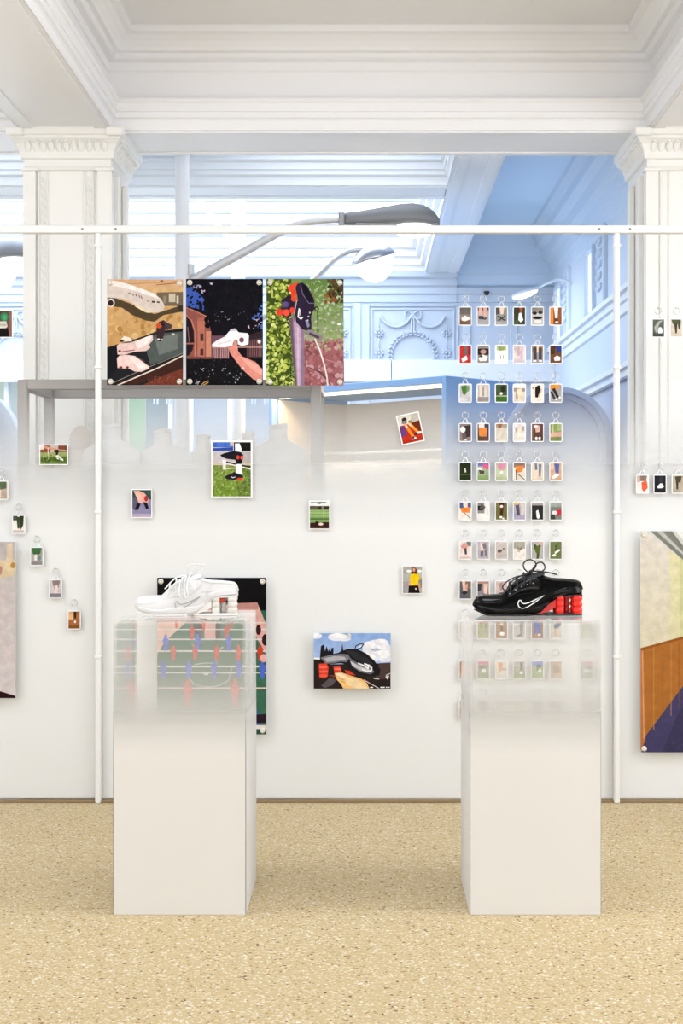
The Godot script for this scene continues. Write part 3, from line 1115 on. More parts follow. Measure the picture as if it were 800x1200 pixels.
	done(st, "lace", c.lace, t)
	var ends: Array = [
		[[372, 128, .012], [352, 108, .016], [348, 86, .018], [362, 70, .018], [385, 65, .016], [404, 76, .014], [411, 92, .012], [402, 112, .008], [388, 126, .005]],
		[[388, 126, 0], [408, 98, -.004], [424, 82, -.008], [443, 80, -.01], [457, 94, -.01], [457, 112, -.006], [440, 124, -.002], [418, 128, 0]],
		[[378, 130, .012], [340, 142, .022], [300, 152, .030], [262, 172, .038], [243, 193, .043], [246, 208, .045], [262, 213, .045]],
		[[372, 132, .008], [330, 148, .014], [294, 168, .024], [270, 196, .036], [262, 213, .042]],
		[[395, 122, .004], [440, 124, .012], [480, 130, .018], [512, 138, .02]]]
	if c.droop:
		ends = [
			[[372, 130, .012], [362, 100, .016], [384, 74, .016], [420, 72, .012], [448, 78, .008], [440, 96, .006], [405, 112, .004], [388, 126, .004]],
			[[388, 126, 0], [412, 98, -.004], [440, 86, -.008], [462, 74, -.01], [456, 98, -.008], [440, 114, -.004], [418, 128, 0]],
			[[372, 130, .012], [330, 136, .022], [296, 160, .030], [270, 190, .038], [262, 196, .041]],
			[[372, 132, .014], [345, 150, .026], [338, 180, .04], [336, 215, .048], [344, 240, .0505], [352, 250, .051]],
			[[385, 130, .014], [378, 160, .032], [376, 200, .045], [384, 232, .049], [372, 246, .0505], [364, 210, .047], [362, 165, .035], [374, 134, .016]],
			[[350, 146, .02], [318, 166, .032], [282, 200, .041], [268, 208, .044]]]
	for e in ends:
		st = begin(true)
		shoe_tube(st, e, 0.0022)
		done(st, "lace", c.lace, t)
	st = begin(true)
	ball(st, Vector3((386 - 370) * U, (338 - 126) * U, 0.006), Vector3(0.007, 0.006, 0.008), 8)
	done(st, "knot", c.lace, t)
	for i in 5:
		for sg in [1.0, -1.0]:
			st = begin(true)
			ball(st, shoe_out(280.0 + i * 28.0, sg * 0.25, 0.0025), Vector3(0.0026, 0.0026, 0.0026), 8)
			done(st, "eyelet", c.metal, t)
	# soles
	st = begin(true)
	var rings := []
	for y in [331.0, 338.0]:
		var ring := PackedVector3Array()
		for i in 60:
			var a := TAU * i / 60.0
			var zx := 258.0 + cos(a) * 150.0
			var w := look(WID, zx) * 0.96 if zx < 380 else lerpf(72.0, 58.0, (zx - 380) / 30.0)
			w = look(WID, clampf(zx, 112.0, 408.0)) * 0.95
			var edge := sqrt(maxf(0.0, 1.0 - pow(absf(cos(a)), 6.0)))
			var lift := maxf(0.0, 165.0 - zx) * 0.42
			ring.append(Vector3((zx - 370.0) * U, (338.0 - y + lift) * U, signf(sin(a)) * w * edge * U))
		rings.append(ring)
	loft(st, rings, true)
	done(st, "forefoot_sole", c.sole, t)
	st = begin()
	for i in 7:
		cbox(st, Vector3((190.0 + i * 30.0 - 370.0) * U, 0.0022, 0), Vector3(0.009, 0.0044, 0.094), 0.001)
	done(st, "tread", c.sole, t)
	st = begin()
	prism(st, PackedVector2Array([Vector2(20 * U, 13 * U), Vector2(40 * U, 22 * U), Vector2(100 * U, 58 * U), Vector2(132 * U, 80 * U), Vector2(132 * U, 42 * U), Vector2(100 * U, 22 * U), Vector2(60 * U, 12 * U), Vector2(22 * U, 9 * U)]), -0.036, 0.036)
	done(st, "arch_wedge", c.wedge, t)
	st = begin()
	var plate := PackedVector2Array()
	for i in 32:
		var a := TAU * i / 32.0
		plate.append(Vector2((516.0 + 122.0 * signf(cos(a)) * pow(absf(cos(a)), 0.55) - 370.0) * U, signf(sin(a)) * pow(absf(sin(a)), 0.55) * 0.039))
	prism(st, plate, 0.0006, 0.0072, Transform3D(Basis(Vector3(1, 0, 0), -PI / 2), Vector3.ZERO))
	done(st, "heel_plate", c.sole, t)
	st = begin()
	prism(st, PackedVector2Array([Vector2(118 * U, 92 * U), Vector2(150 * U, 100 * U), Vector2(262 * U, 104 * U), Vector2(266 * U, 96 * U), Vector2(170 * U, 92 * U)]), -0.033, 0.033)
	done(st, "heel_bridge", c.sole, t)
	for q in [[523, 24.0, 1.0], [610, 26.0, 1.0], [523, 24.0, -1.0], [610, 26.0, -1.0], [563, 17.0, 0.0]]:
		st = begin(true)
		var prof := []
		for i in 19:
			var f := i / 18.0
			prof.append(Vector2((q[1] - 4.0 + 4.0 * absf(sin(f * PI * 3.0)) if i % 6 else q[1] - 5.0) * U, lerpf(0.0065, 0.0605, f)))
		prof.push_front(Vector2(0.001, 0.0065))
		prof.push_back(Vector2(0.001, 0.0605))
		lathe(st, prof, 20, Vector3((q[0] - 370.0) * U, 0, q[2] * 0.0225))
		done(st, "column", c.spring if q[2] != 0.0 else c.wedge, t)
	if c.droop:
		for q in [[492, 300], [553, 288], [567, 284]]:
			st = begin(true)
			ball(st, Vector3((q[0] - 370.0) * U, (338.0 - q[1] + 28.0) * U, 0.024), Vector3(0.006, 0.008, 0.005), 8)
			done(st, "red_accent", mat("c93a2a", 0.4), t)

func build_shoes() -> void:
	var pat := mat("050506", 0.13, 0.0, 0.3)
	pat = pat.duplicate()
	pat.clearcoat_enabled = true
	pat.clearcoat = 0.12
	pat.clearcoat_roughness = 0.06
	var base := Vector3(0, PT + 0.0004, 0)
	var cz := -(PF + PW * 0.5)
	build_shoe("glossy black lace-up shoe with red heel springs on a clear plinth", base + Vector3(at(617.6, 0, -cz).x, 0, cz), 1.0, 0.0,
		{"upper": mat("040405", 0.3, 0.0, 0.2), "gloss": pat, "lining": mat("101012", 0.55), "lace": mat("09090a", 0.5), "line": mat("f5f5f2", 0.35), "line_r": 0.0015, "metal": mat("9a9a9a", 0.25, 1.0), "sole": mat("0b0b0c", 0.4), "wedge": mat("c01812", 0.35), "spring": mat("ee2014", 0.28), "droop": false})
	build_shoe("all white lace-up shoe with pearl heel springs on a clear plinth", base + Vector3(at(218.5, 0, -cz).x, 0, cz), 0.94, 0.06,
		{"upper": mat("d6d6d6", 0.4), "gloss": mat("dededd", 0.3), "lining": mat("ececea", 0.6), "lace": mat("e4e4e2", 0.6), "line": mat("8f9092", 0.35, 0.4), "line_r": 0.0009, "metal": mat("d8d8d6", 0.3, 0.8), "sole": mat("eeeeec", 0.35), "wedge": mat("e2e0dc", 0.35), "spring": mat("dcd9d2", 0.25), "droop": true})

# ---------------------------------------------------------------- prints
func bolt(parent: Node3D, x: float, y: float, r: float, z: float) -> void:
	var s := begin(true)
	lathe(s, [Vector2(0.0001, 0.0055), Vector2(r * 0.55, 0.0055), Vector2(r * 0.85, 0.0045), Vector2(r, 0.002), Vector2(r, 0.0), Vector2(r * 0.6, -0.0005), Vector2(r * 0.5, -0.014)], 14, Vector3(x, y, z), Basis(Vector3(1, 0, 0), PI / 2))
	done(s, "bolt", mat("f3eee0", 0.35, 0.15), parent)

# a print on a thin board, bolted a little way in front of the glass
func poster(label: String, px0: float, py0: float, px1: float, py1: float, tex: Texture2D, bolts: Array) -> Node3D:
	var z := ZG - 0.024
	var a := at(px0, py0, z)
	var b := at(px1, py1, z)
	var w := b.x - a.x
	var h := a.y - b.y
	var t := thing("poster", label, "poster", (a + b) * 0.5)
	var s := begin()
	span(s, Vector3(-w * 0.5, -h * 0.5, -0.002), Vector3(w * 0.5, h * 0.5, 0.002))
	done(s, "board", mat("e9eceb", 0.3), t)
	mesh_part("print", print_face(w, h, 0.0024), print_mat(tex, 0.32), t)
	for q in bolts:
		bolt(t, q[0] * (w * 0.5 - 0.0145), q[1] * (h * 0.5 - 0.0145), 0.0105, 0.0026)
	return t

# a small photo print stuck on the glass
func snapshot(label: String, px0: float, py0: float, px1: float, py1: float, tex: Texture2D, turn := 0.0, border := 0.0035) -> void:
	var z := ZG - 0.0055
	var a := at(px0, py0, z)
	var b := at(px1, py1, z)
	var w := b.x - a.x
	var h := a.y - b.y
	var t := thing("photo_print", label, "photo", (a + b) * 0.5)
	t.rotation.z = turn
	var s := begin()
	span(s, Vector3(-w * 0.5 - border, -h * 0.5 - border, -0.0008), Vector3(w * 0.5 + border, h * 0.5 + border, 0.0006))
	done(s, "paper", mat("f4f2ee", 0.5), t)
	mesh_part("print", print_face(w, h, 0.001), print_mat(tex, 0.35), t)

const FOUR := [[-1, 1], [1, 1], [-1, -1], [1, -1]]

func build_posters() -> void:
	var r := RandomNumberGenerator.new()
	r.seed = 5
	var p := Pic.new(45, 40, 740, 1015, 1.0, "cda469")
	p.vgrad(45, 40, 740, 700, "d6b07c", "c0935a")
	p.specks(r, 90, 45, 280, 740, 640, 8, 34, ["c79f62", "d9b67c", "b98c50", "d3ab70", "a97e45"])
	p.words("r45,40,740,110,d0a67c l10,60,90,740,60,c08f66 l6,500,90,680,75,8c4a32 e545,55,14,10,9c5a40")
	p.words("p50,205,130,215,250,260,420,340,480,360,600,320,690,290,740,270,740,335,560,370,480,430,400,420,280,370,180,300,100,290,50,280,4d3f2c p500,160,740,155,740,285,500,285,6f6150 r610,170,670,250,c6b8a0 r680,190,700,260,d3c6ae r560,190,590,260,8d7f6a")
	p.words("p45,45,130,55,250,85,380,130,470,165,540,220,570,280,560,325,520,345,440,345,330,290,240,240,130,190,45,190,d5c6bb p60,45,130,55,250,88,380,134,470,170,530,222,400,180,250,130,60,90,efe7e0 l8,240,165,260,170,6a5a52 l10,275,172,290,190,7b6a62 l10,305,170,315,196,6a5a52 l9,335,182,345,212,7b6a62 l12,355,190,365,220,8a7a70 l16,455,246,485,248,40342c l14,500,248,525,252,40342c l8,410,238,425,244,6a5a52")
	p.words("p45,178,190,185,205,218,45,208,d9cdc2 e80,255,36,40,e6dcd2 e78,258,26,28,2a2220 p300,275,420,330,440,352,395,344,300,290,e6d5a6 r690,280,740,340,3a2f24")
	p.words("p40,670,130,640,250,610,500,520,740,490,740,1020,40,1020,1d1d20 p380,600,500,540,740,520,740,720,600,770,440,830,4f5652 p480,580,690,540,690,680,520,740,6d746e p40,690,130,660,160,850,40,960,14151a")
	p.words("p360,1015,740,850,740,1015,6d3526 p130,1000,740,760,740,860,300,1015,3b211a l12,140,1015,500,860,740,742,e5d5c4 l5,60,1010,420,850,740,720,a8988a")
	p.specks(r, 120, 420, 930, 740, 1015, 3, 8, ["8a4a35", "5a2a1e", "7d4030"])
	p.words("p155,612,200,560,262,580,275,612,e9ddd0 e178,606,22,10,2b2420 p135,650,160,630,260,622,350,590,430,558,462,550,466,600,430,640,440,670,400,700,300,706,200,736,140,732,e3c3bb p300,620,400,570,455,560,440,610,380,660,320,680,f2e4de p135,765,160,740,230,735,300,745,360,790,432,842,430,862,360,892,300,890,240,860,200,862,140,856,ecccc4 p240,750,300,752,350,800,420,850,340,870,f4e3dd l10,310,748,390,800,5a4642 e170,852,16,12,8a3030 e230,850,14,10,7a2c2c l8,180,706,300,690,8d4a46 e160,700,14,10,7a3a3a")
	p.words("p495,495,520,430,560,414,600,440,634,480,600,505,575,505,552,602,530,612,500,604,38272a e520,466,28,24,c8502c e560,450,24,18,2a1e20 p560,420,640,460,636,490,590,500,4a3a3c e515,592,14,8,f0e6e0 e545,594,9,7,f0e6e0 e650,545,16,8,d8ccc4")
	poster("poster of an airliner above pale shoes on a black table", 125.5, 327.5, 214.5, 451.5, p.texture(420), FOUR)

	p = Pic.new(45, 40, 750, 1015, 1.0, "0e0c15")
	p.words("p45,120,100,110,160,170,215,230,210,330,130,310,45,290,3a57a8 p700,330,750,255,750,500,640,480,610,450,4e6cb4 e690,440,50,34,c2a7bd e650,475,40,24,d3b6c6 e150,110,40,18,a6a0c0 e200,155,26,18,b8a8c4 e270,85,18,20,c0b0c8")
	p.words("p45,300,150,345,250,392,272,520,282,770,45,770,8d5248 e50,560,76,190,2c1c22 e50,575,56,170,1f1419 l12,45,370,95,420,125,520,130,770,c07a64 l10,45,300,150,345,255,395,b67460 r150,430,215,765,b56f5a r228,520,276,760,c58468 r150,395,250,430,a3604f l8,60,480,75,620,8d5a58 r45,625,130,640,9c6258 r175,540,205,610,4a2a2c r175,680,205,740,4a2a2c e180,300,16,50,1a1420")
	p.words("r280,560,440,770,6d4a58 r600,560,745,760,4a3338 p600,560,745,510,745,580,600,600,302229")
	for i in 9:
		p.rect(292.0 + i * 17, 640, 299.0 + i * 17, 770, "c99a92")
	for i in 7:
		p.rect(610.0 + i * 20, 600, 616.0 + i * 20, 750, "8a5c58")
	p.words("r280,660,745,672,b58880 r45,755,300,775,6d4440")
	p.specks(r, 260, 210, 40, 750, 480, 10, 32, ["08070c", "0c0b12", "12121a", "0a0a10"])
	p.specks(r, 70, 60, 60, 330, 330, 7, 18, ["08070c", "0c0b12"])
	p.specks(r, 90, 560, 260, 740, 520, 7, 16, ["0a090f", "12121a"])
	p.rect(45, 775, 750, 1015, "0b0a0e")
	p.specks(r, 150, 45, 770, 740, 1010, 4, 11, ["1c1c22", "2c2c30", "161519", "0a0a0c"])
	p.specks(r, 34, 120, 860, 560, 1000, 4, 9, ["8a8c94", "a8aab0", "666a72", "c8cad0"])
	p.specks(r, 24, 300, 340, 620, 470, 3, 7, ["4a4a58", "6a6a78", "9a96a8"])
	p.words("p430,665,445,660,480,640,488,600,512,604,522,700,560,750,680,800,745,868,745,990,660,960,560,868,500,790,450,722,df8f80 p530,750,680,815,745,880,745,930,640,860,f0a898 p282,640,318,610,400,568,440,520,490,492,530,530,612,538,622,560,618,640,560,656,520,640,515,600,490,595,470,650,400,668,288,664,f1eef0 e555,600,22,24,6d5560 r600,560,612,640,ffffff l8,340,640,470,600,d0ccd2 e480,508,32,12,cfc6d2 e715,615,16,18,f6eee6 l6,130,1005,170,975,150,1010,b8b8c0 l7,185,1012,215,985,250,990,205,1012,d8a85a e568,858,14,9,f4c4b8")
	poster("poster of a hand holding up a white shoe before a dark station facade", 218.0, 327.0, 308.0, 451.5, p.texture(420), FOUR)

	p = Pic.new(50, 40, 760, 1020, 1.0, "6f8a48")
	p.vgrad(380, 40, 760, 640, "5d7a3c", "9aa07c")
	p.specks(r, 260, 400, 60, 760, 620, 5, 22, ["7d9a54", "93aa72", "a8b890", "6a8a42", "86a060", "b0bc9c"])
	p.specks(r, 40, 620, 45, 760, 250, 12, 34, ["3a3420", "4a3c26", "2c2818", "5c4428"])
	p.specks(r, 18, 580, 180, 680, 260, 8, 20, ["8d5a30", "7a4a28"])
	p.rect(400, 620, 760, 1020, "9c5f62")
	p.specks(r, 200, 400, 600, 760, 1020, 6, 30, ["a66a6c", "8a5056", "b48284", "7d464c", "c0989a", "96585e"])
	p.specks(r, 50, 400, 560, 760, 700, 6, 20, ["8a9a5c", "a8a878", "b89a94"])
	p.words("l10,430,850,560,900,640,1015,6a4048 l8,520,880,600,960,3a2428 l7,600,780,760,830,b08a8c e720,455,20,10,f2f2f0")
	p.rect(50, 40, 280, 1020, "3a4a1c")
	p.specks(r, 420, 50, 40, 290, 1020, 9, 24, ["a8b84a", "c2cc66", "8a9c38", "d2d884", "6a7c2c", "b6c258", "54661e"])
	p.specks(r, 80, 230, 420, 300, 1020, 6, 14, ["2c3812", "3a461a", "4a5a22"])
	p.words("p262,400,300,385,350,430,396,520,400,1020,318,1020,285,700,8f7088 p300,430,340,440,372,520,370,1020,335,1020,315,640,b79cb2 p330,480,350,490,352,1020,340,1020,cdb6c8 p262,400,290,395,305,700,330,1020,318,1020,285,700,6a5462")
	p.words("p188,235,260,185,315,240,305,310,255,405,190,372,215,330,2a1c30 e225,275,32,28,5a4a78 e172,345,30,34,e0402c e235,350,30,32,ee5038 e288,328,24,30,e0402c r180,300,250,318,3a2840")
	p.words("e282,125,34,34,e84830 e322,95,20,28,ea4a34 e302,175,26,34,e23e28 e304,222,28,26,e84830 p318,120,335,85,380,72,430,108,492,230,492,312,462,380,466,500,440,522,380,502,312,420,300,370,322,250,342,240,2a1e34 p360,90,395,92,440,150,480,240,440,262,400,200,16101c l8,365,95,385,180,440,262,490,265,6a6280 p440,505,470,515,565,560,552,612,420,548,400,520,8a7c88 p450,530,540,570,530,592,440,545,4a3c40 p405,420,430,415,450,470,430,490,8a86a8")
	p.words("l12,352,310,342,388,368,408,382,392,f0f0ee l7,362,320,356,380,f0f0ee l6,330,240,308,350,318,430,d8c8c8 l14,495,590,540,690,580,820,605,930,615,1020,e6e0da l8,520,330,524,540,2a2024 e512,315,22,24,2a2024 e512,316,12,14,7d9a54 e438,385,8,8,d0d0d8 e450,350,8,8,c0c0c8 e430,420,8,8,c0c0c8")
	poster("poster of a black and red shoe hung on a grey post by a hedge", 312.0, 327.0, 402.5, 452.0, p.texture(420), FOUR)

	# table football
	p = Pic.new(75, 35, 757, 1018, 1.0, "2f5d49")
	p.vgrad(75, 300, 757, 1018, "41705a", "274f3f")
	p.words("r75,35,757,240,0d0b0c p75,255,180,235,560,200,700,190,757,330,757,520,690,400,600,250,300,290,75,400,d9a69c p75,300,260,310,120,440,75,560,e0b8a8 p560,195,700,190,708,232,560,232,b8857c p120,440,300,330,520,330,690,520,757,600,757,1018,75,1018,75,520,3c6a54 p300,320,360,310,350,420,320,440,2a2228 p440,320,470,315,470,420,440,440,241e22 r370,310,440,420,d9a69c")
	p.words("l5,540,600,520,680,450,715,380,720,300,700,265,650,275,600,c5d0c8 l5,290,450,330,490,420,500,490,470,c5d0c8 l5,310,580,370,570,450,572,c5d0c8 e380,640,18,8,c5d0c8")
	for q in [[318, 7], [360, 7], [422, 9], [495, 10], [592, 12], [632, 6], [728, 12], [910, 13], [975, 16]]:
		p.line(q[1], [75, q[0], 757, q[0]], "e2c2b4" if q[0] > 700 else "dcd4d0")
	var man := func(x: float, y: float, k: float, c: String) -> void:
		p.ell(x, y - 34 * k, 10 * k, 12 * k, c)
		p.ell(x, y, 21 * k, 26 * k, c)
		p.poly([x - 15 * k, y + 15 * k, x + 15 * k, y + 15 * k, x + 12 * k, y + 68 * k, x - 12 * k, y + 68 * k], c)
	for q in [[195, 318, 0.5], [540, 318, 0.5], [365, 325, 0.6], [292, 368, 0.8], [510, 362, 0.8], [176, 495, 0.85], [312, 495, 0.85], [446, 495, 0.85], [583, 495, 0.85], [718, 495, 0.9], [265, 740, 1.5], [560, 740, 1.5]]:
		man.call(q[0], q[1], q[2], "d8482f" if int(q[0]) % 2 else "cf4028")
	for q in [[128, 432, 0.9], [328, 425, 0.9], [522, 432, 0.9], [113, 600, 1.0], [272, 598, 1.0], [430, 598, 1.0], [585, 598, 1.0], [732, 600, 1.0], [690, 915, 1.2]]:
		man.call(q[0], q[1], q[2], "4a5cc0" if int(q[0]) % 2 else "5568cc")
	p.words("e708,362,16,32,3a2022 e748,425,18,36,2c1a1c e740,540,22,26,e8b0a8 p600,900,757,890,757,945,600,950,2a1c28 r75,960,757,985,e6dcd8 r75,985,757,1018,274f3f")
	poster("large photo print of a football table behind the plinth with the white shoe", 184.2, 677.0, 312.0, 860.5, p.texture(520), FOUR)

	# shoe held against a cloudy sky
	p = Pic.new(55, 50, 742, 550, 1.0, "9dbbe6")
	p.vgrad(55, 50, 742, 360, "8aaadd", "b4c8ea")
	for q in [[620, 200, 130, 95], [560, 170, 70, 50], [690, 250, 90, 60], [540, 270, 110, 50], [270, 85, 90, 36], [330, 95, 60, 28], [80, 75, 50, 26], [660, 130, 60, 30]]:
		p.ell(q[0], q[1], q[2], q[3], "e6e8f0")
		p.ell(q[0] - 10, q[1] - 12, q[2] * 0.7, q[3] * 0.6, "f6f4f4")
	p.words("p560,200,620,180,660,200,600,215,b8bcc8 r55,270,120,300,f0eeee p55,285,130,290,200,330,742,320,742,550,55,550,2a211e p640,320,742,315,742,460,600,470,4a3c36")
	p.words("p112,250,120,165,148,150,155,215,170,165,185,215,195,190,210,215,212,185,232,180,230,235,280,225,303,205,310,140,320,205,360,190,440,190,520,230,600,300,650,380,640,430,560,440,470,420,380,375,340,330,300,320,240,325,170,330,110,305,1d1b1e")
	p.words("p115,270,200,245,300,235,360,240,380,270,350,310,300,305,230,320,160,325,77767c p150,275,250,255,330,262,345,285,250,300,170,310,b4b2b6 p360,250,400,290,470,330,560,350,600,400,560,420,470,400,400,350,6d6a70 p380,300,470,350,560,380,540,405,460,380,400,345,c9c6c8 p330,200,420,215,520,260,590,330,520,330,420,280,2c2a2e")
	p.words("l14,450,320,510,345,540,370,545,340,510,325,eeeeee l14,545,335,572,360,570,388,540,395,490,375,eeeeee l8,420,215,430,165,480,142,500,150,480,180,440,195,222022 l8,440,200,520,235,552,258,545,272,500,260,440,215,222022 p445,180,490,150,470,180,e6e8f0")
	p.words("p100,325,170,320,188,360,180,440,150,456,105,450,e2402c e140,355,38,12,f06a50 e142,395,40,12,f06a50 e142,432,38,12,ee5a44 p230,350,290,345,306,400,240,410,e2402c e268,372,34,10,f27a60 p330,380,380,390,430,430,350,420,d84028 p180,430,330,420,520,470,560,490,500,500,300,470,7a3a30")
	p.words("p240,410,300,402,380,430,480,460,530,500,555,550,320,550,300,510,262,470,f2c07c p250,412,300,410,340,440,310,460,f8e4c8 p330,440,440,465,500,500,540,550,420,550,340,500,f6d8a4 l6,300,480,340,500,c98a4a l6,280,455,320,470,c98a4a l7,500,470,640,548,d8ccc4 l10,590,455,640,462,d8d4d0 l8,700,430,742,410,d8d4d0 p120,520,200,450,260,470,220,520,150,545,5a5256 e572,538,16,6,ffffff r650,532,690,543,f4f4f4 r700,532,712,543,f4f4f4 r722,532,734,543,f4f4f4 p695,440,730,430,715,470,e8e6e4")
	var sp := poster("poster of a grey and red shoe held up against a cloudy sky", 367.5, 742.0, 457.5, 807.0, p.texture(400), [])
	bolt(sp, -0.011, 0.100, 0.007, 0.0026)

	# corridor
	p = Pic.new(40, 30, 830, 1160, 1.0, "d8cdb4")
	p.vgrad(40, 30, 830, 640, "d9d2c6", "d3caae")
	p.words("p190,100,262,170,430,330,430,560,262,600,190,620,d6d0a6 p240,150,430,330,430,560,262,600,240,600,c9c894 p60,30,400,30,470,330,430,330,262,180,cfcfc8 p90,30,200,30,262,110,380,250,370,270,262,180,7c7c74 p120,30,150,30,262,140,262,155,b6b6ae p220,30,360,30,440,260,400,250,e4e6e2 p400,30,830,30,830,120,470,330,bcbcb4 r430,330,480,700,b6a878 p480,330,830,80,830,640,480,580,ddd4c2")
	p.words("p45,632,262,572,430,540,430,650,262,815,60,1085,40,1110,40,640,a86a30 p480,560,830,630,830,1120,480,660,a0662e p60,1085,262,815,430,650,480,650,830,1110,830,1160,45,1160,443f62 p225,980,430,660,480,660,830,1150,830,1160,150,1160,3b3754")
	for i in 13:
		var f := i / 12.0
		var x := 60.0 + 370.0 * (1.0 - pow(1.0 - f, 1.6))
		p.line(4.0 - 2.5 * f, [x, lerpf(628, 542, f), x, lerpf(1080, 650, f)], "c2853f" if i % 2 else "8a5424")
		p.line(3.0, [890.0 - x + 10.0, lerpf(640, 560, f), 890.0 - x + 10.0, lerpf(1100, 660, f)], "8a5424")
	p.line(12, [40, 634, 262, 573, 430, 540], "8d5220")
	p.specks(r, 160, 260, 960, 700, 1155, 2, 7, ["4d4870", "393552", "524d78", "403c5c"])
	p.specks(r, 40, 100, 1105, 300, 1155, 2, 6, ["4d4870", "393552"])
	p.words("p40,650,60,640,66,1100,40,1150,b4703c l5,50,640,58,1090,d8a070")
	poster("tall poster of an empty corridor with wood panelling and dark carpet", 750.0, 622.5, 931.0, 881.5, p.texture(560), FOUR)

	# wall with a cap, at the left edge
	p = Pic.new(-400, 380, 75, 1110, 1.0, "c9bdb8")
	p.vgrad(-400, 380, 75, 1110, "c4bab4", "d2c8c8")
	p.words("r-400,380,75,465,bdb3b0 p40,390,60,385,64,465,36,465,d9c4a8 p-60,470,75,465,75,535,30,545,-60,550,d8c49e e64,490,10,14,b8843c p-80,490,0,485,20,500,15,530,0,545,-80,550,b88478 p-200,520,-60,495,-60,560,-200,620,b88478 p-400,1110,-400,1000,-150,1020,0,1075,60,1104,75,1110,4a2420 p0,1075,75,1100,75,1110,0,1110,2c1416")
	p.specks(r, 40, -400, 600, 0, 1000, 3, 8, ["c0b4b2", "d8d0d0"])
	poster("poster of a bare mauve wall below a tan cap, at the picture's edge", -111.0, 635.0, 18.2, 818.0, p.texture(420), [[-1, 1], [-1, -1]])

	# snapshots
	p = Pic.new(36, 64, 206, 180, 3.0, "6d8a3c")
	p.words("r36,64,206,108,8a4a34 r100,64,150,110,c8bcae r36,64,60,90,e6dad2 r150,70,206,100,7d4630 p36,108,206,104,206,130,36,136,9aa468 r36,136,206,180,566f2a p36,140,120,150,206,142,206,160,36,166,42591f l12,60,72,110,84,150,92,e2a088 l14,60,74,140,90,da947c l12,150,90,138,130,1e1a1c p132,126,150,122,182,150,184,160,140,148,f6f4f0 l5,85,80,88,150,e0d8d0 e138,100,16,10,2a1c1c l3,150,90,206,96,e8e0d8")
	p.specks(r, 120, 36, 120, 206, 180, 2, 5, ["5f7a30", "7d9648", "4a621f", "8aa058"])
	snapshot("small landscape photo of a leg and white shoe over grass", 47.2, 522.0, 78.6, 543.8, p.texture(150))

	p = Pic.new(118, 108, 718, 960, 1.0, "74903a")
	p.vgrad(118, 450, 718, 960, "7f8a4c", "6c8c2c")
	p.specks(r, 300, 118, 470, 718, 960, 8, 26, ["7d9a3a", "8aa848", "667f2c", "9ab458", "728a3a", "5c7428"])
	p.specks(r, 60, 520, 540, 718, 960, 10, 24, ["5a6a34", "6a7440", "4c5c28"])
	p.words("r118,108,718,250,e0dcde r120,108,440,190,3d63bf p118,200,440,190,440,240,118,245,2c4aa0 r180,115,300,190,4a72d0 r330,115,400,180,4a72d0 r390,110,440,170,c8bca8 r450,108,718,245,121014 r118,250,718,450,c8c0c0 r480,260,718,460,b8b0b0 r118,435,718,470,cdbfa4")
	p.words("p270,380,325,380,325,540,275,540,ece6ea l22,330,420,718,500,2a2426 l18,330,440,718,530,f0ece6 p310,520,500,500,500,520,310,540,e4cba8 p465,130,540,125,575,220,560,260,470,240,f6f6f6 p235,310,300,280,440,245,560,265,600,310,595,380,470,385,340,370,250,330,1a1620 p470,370,590,375,570,450,490,450,141014 e515,345,26,34,e04838 e578,350,26,34,e85a48 p485,450,572,450,590,615,480,590,f4f4f4 p310,650,345,625,420,600,450,570,500,600,600,640,590,680,440,700,330,685,1e1a22 e540,690,44,26,d84a34 e580,690,20,26,e05a44 l12,410,650,430,665,470,655,eeeeee")
	snapshot("photo of black shoes and white socks on a bench over grass", 249.3, 518.2, 293.8, 581.8, p.texture(260), 0.0, 0.006)

	p = Pic.new(612, 340, 732, 512, 3.0, "8c88a8")
	p.words("r612,340,732,400,2f4a48 p612,380,650,400,640,460,612,460,5a5a70 r612,490,732,512,b4a6c0 p620,345,660,345,690,400,680,420,655,425,640,390,f0b8a8 p655,345,690,360,720,400,710,420,680,415,e8a898 p640,420,665,428,650,465,625,468,635,450,17131a p680,418,705,420,716,455,700,462,690,440,17131a e700,395,12,18,a83038 p700,350,732,346,732,380,710,370,3a5a50")
	snapshot("small photo of bare legs in black shoes on grey ground", 155.0, 574.2, 177.2, 606.0, p.texture(120))

	p = Pic.new(44, 42, 168, 216, 3.0, "f3f1ec")
	p.words("l5,50,48,80,50,110,47,150,49,4a4644 l4,92,58,115,58,6a6664 r44,72,168,216,7ea05c r44,72,168,94,33271c r120,74,134,92,8a8070 r52,78,100,88,6a5a48 r44,112,168,120,a8c080 r44,132,168,140,98b472 r44,150,168,160,4c6a3a p44,180,168,175,168,216,44,216,3a1a14 e88,182,10,13,2a1412 e115,188,16,9,ead8c8 l2,44,104,168,104,c8d8a8 l2,130,94,134,170,c0d0a0")
	snapshot("small photo of a green pitch below a line of text", 363.0, 587.6, 385.4, 619.2, p.texture(120))

	p = Pic.new(0, 0, 100, 130, 3.0, "d8cfc0")
	p.words("r0,0,100,46,dcd6ca r62,0,100,46,c2bdac e30,20,12,10,2c2420 e28,32,14,8,8a8078 r48,28,62,46,8a7864 p0,46,100,40,100,130,0,130,c03018 p60,40,100,36,100,100,70,60,6a2a14 p0,50,24,46,30,90,0,100,6a3a78 p22,44,36,40,62,104,50,108,e88a28 p42,44,54,36,86,86,76,92,f09a34 l6,30,46,38,60,fdf0d8 l6,48,42,56,56,fdf0d8 e58,114,12,7,f0e6e4 e88,92,12,6,f0e6e4 e70,96,8,5,3a2a30 e54,110,6,5,2c2028 r0,118,100,130,b02812")
	snapshot("tilted photo of orange legs and white shoes on red ground, over the lit cabinet", 468.3, 485.6, 493.0, 518.4, p.texture(130), deg_to_rad(12.0), 0.004)

	p = Pic.new(642, 462, 766, 634, 3.0, "b4b2aa")
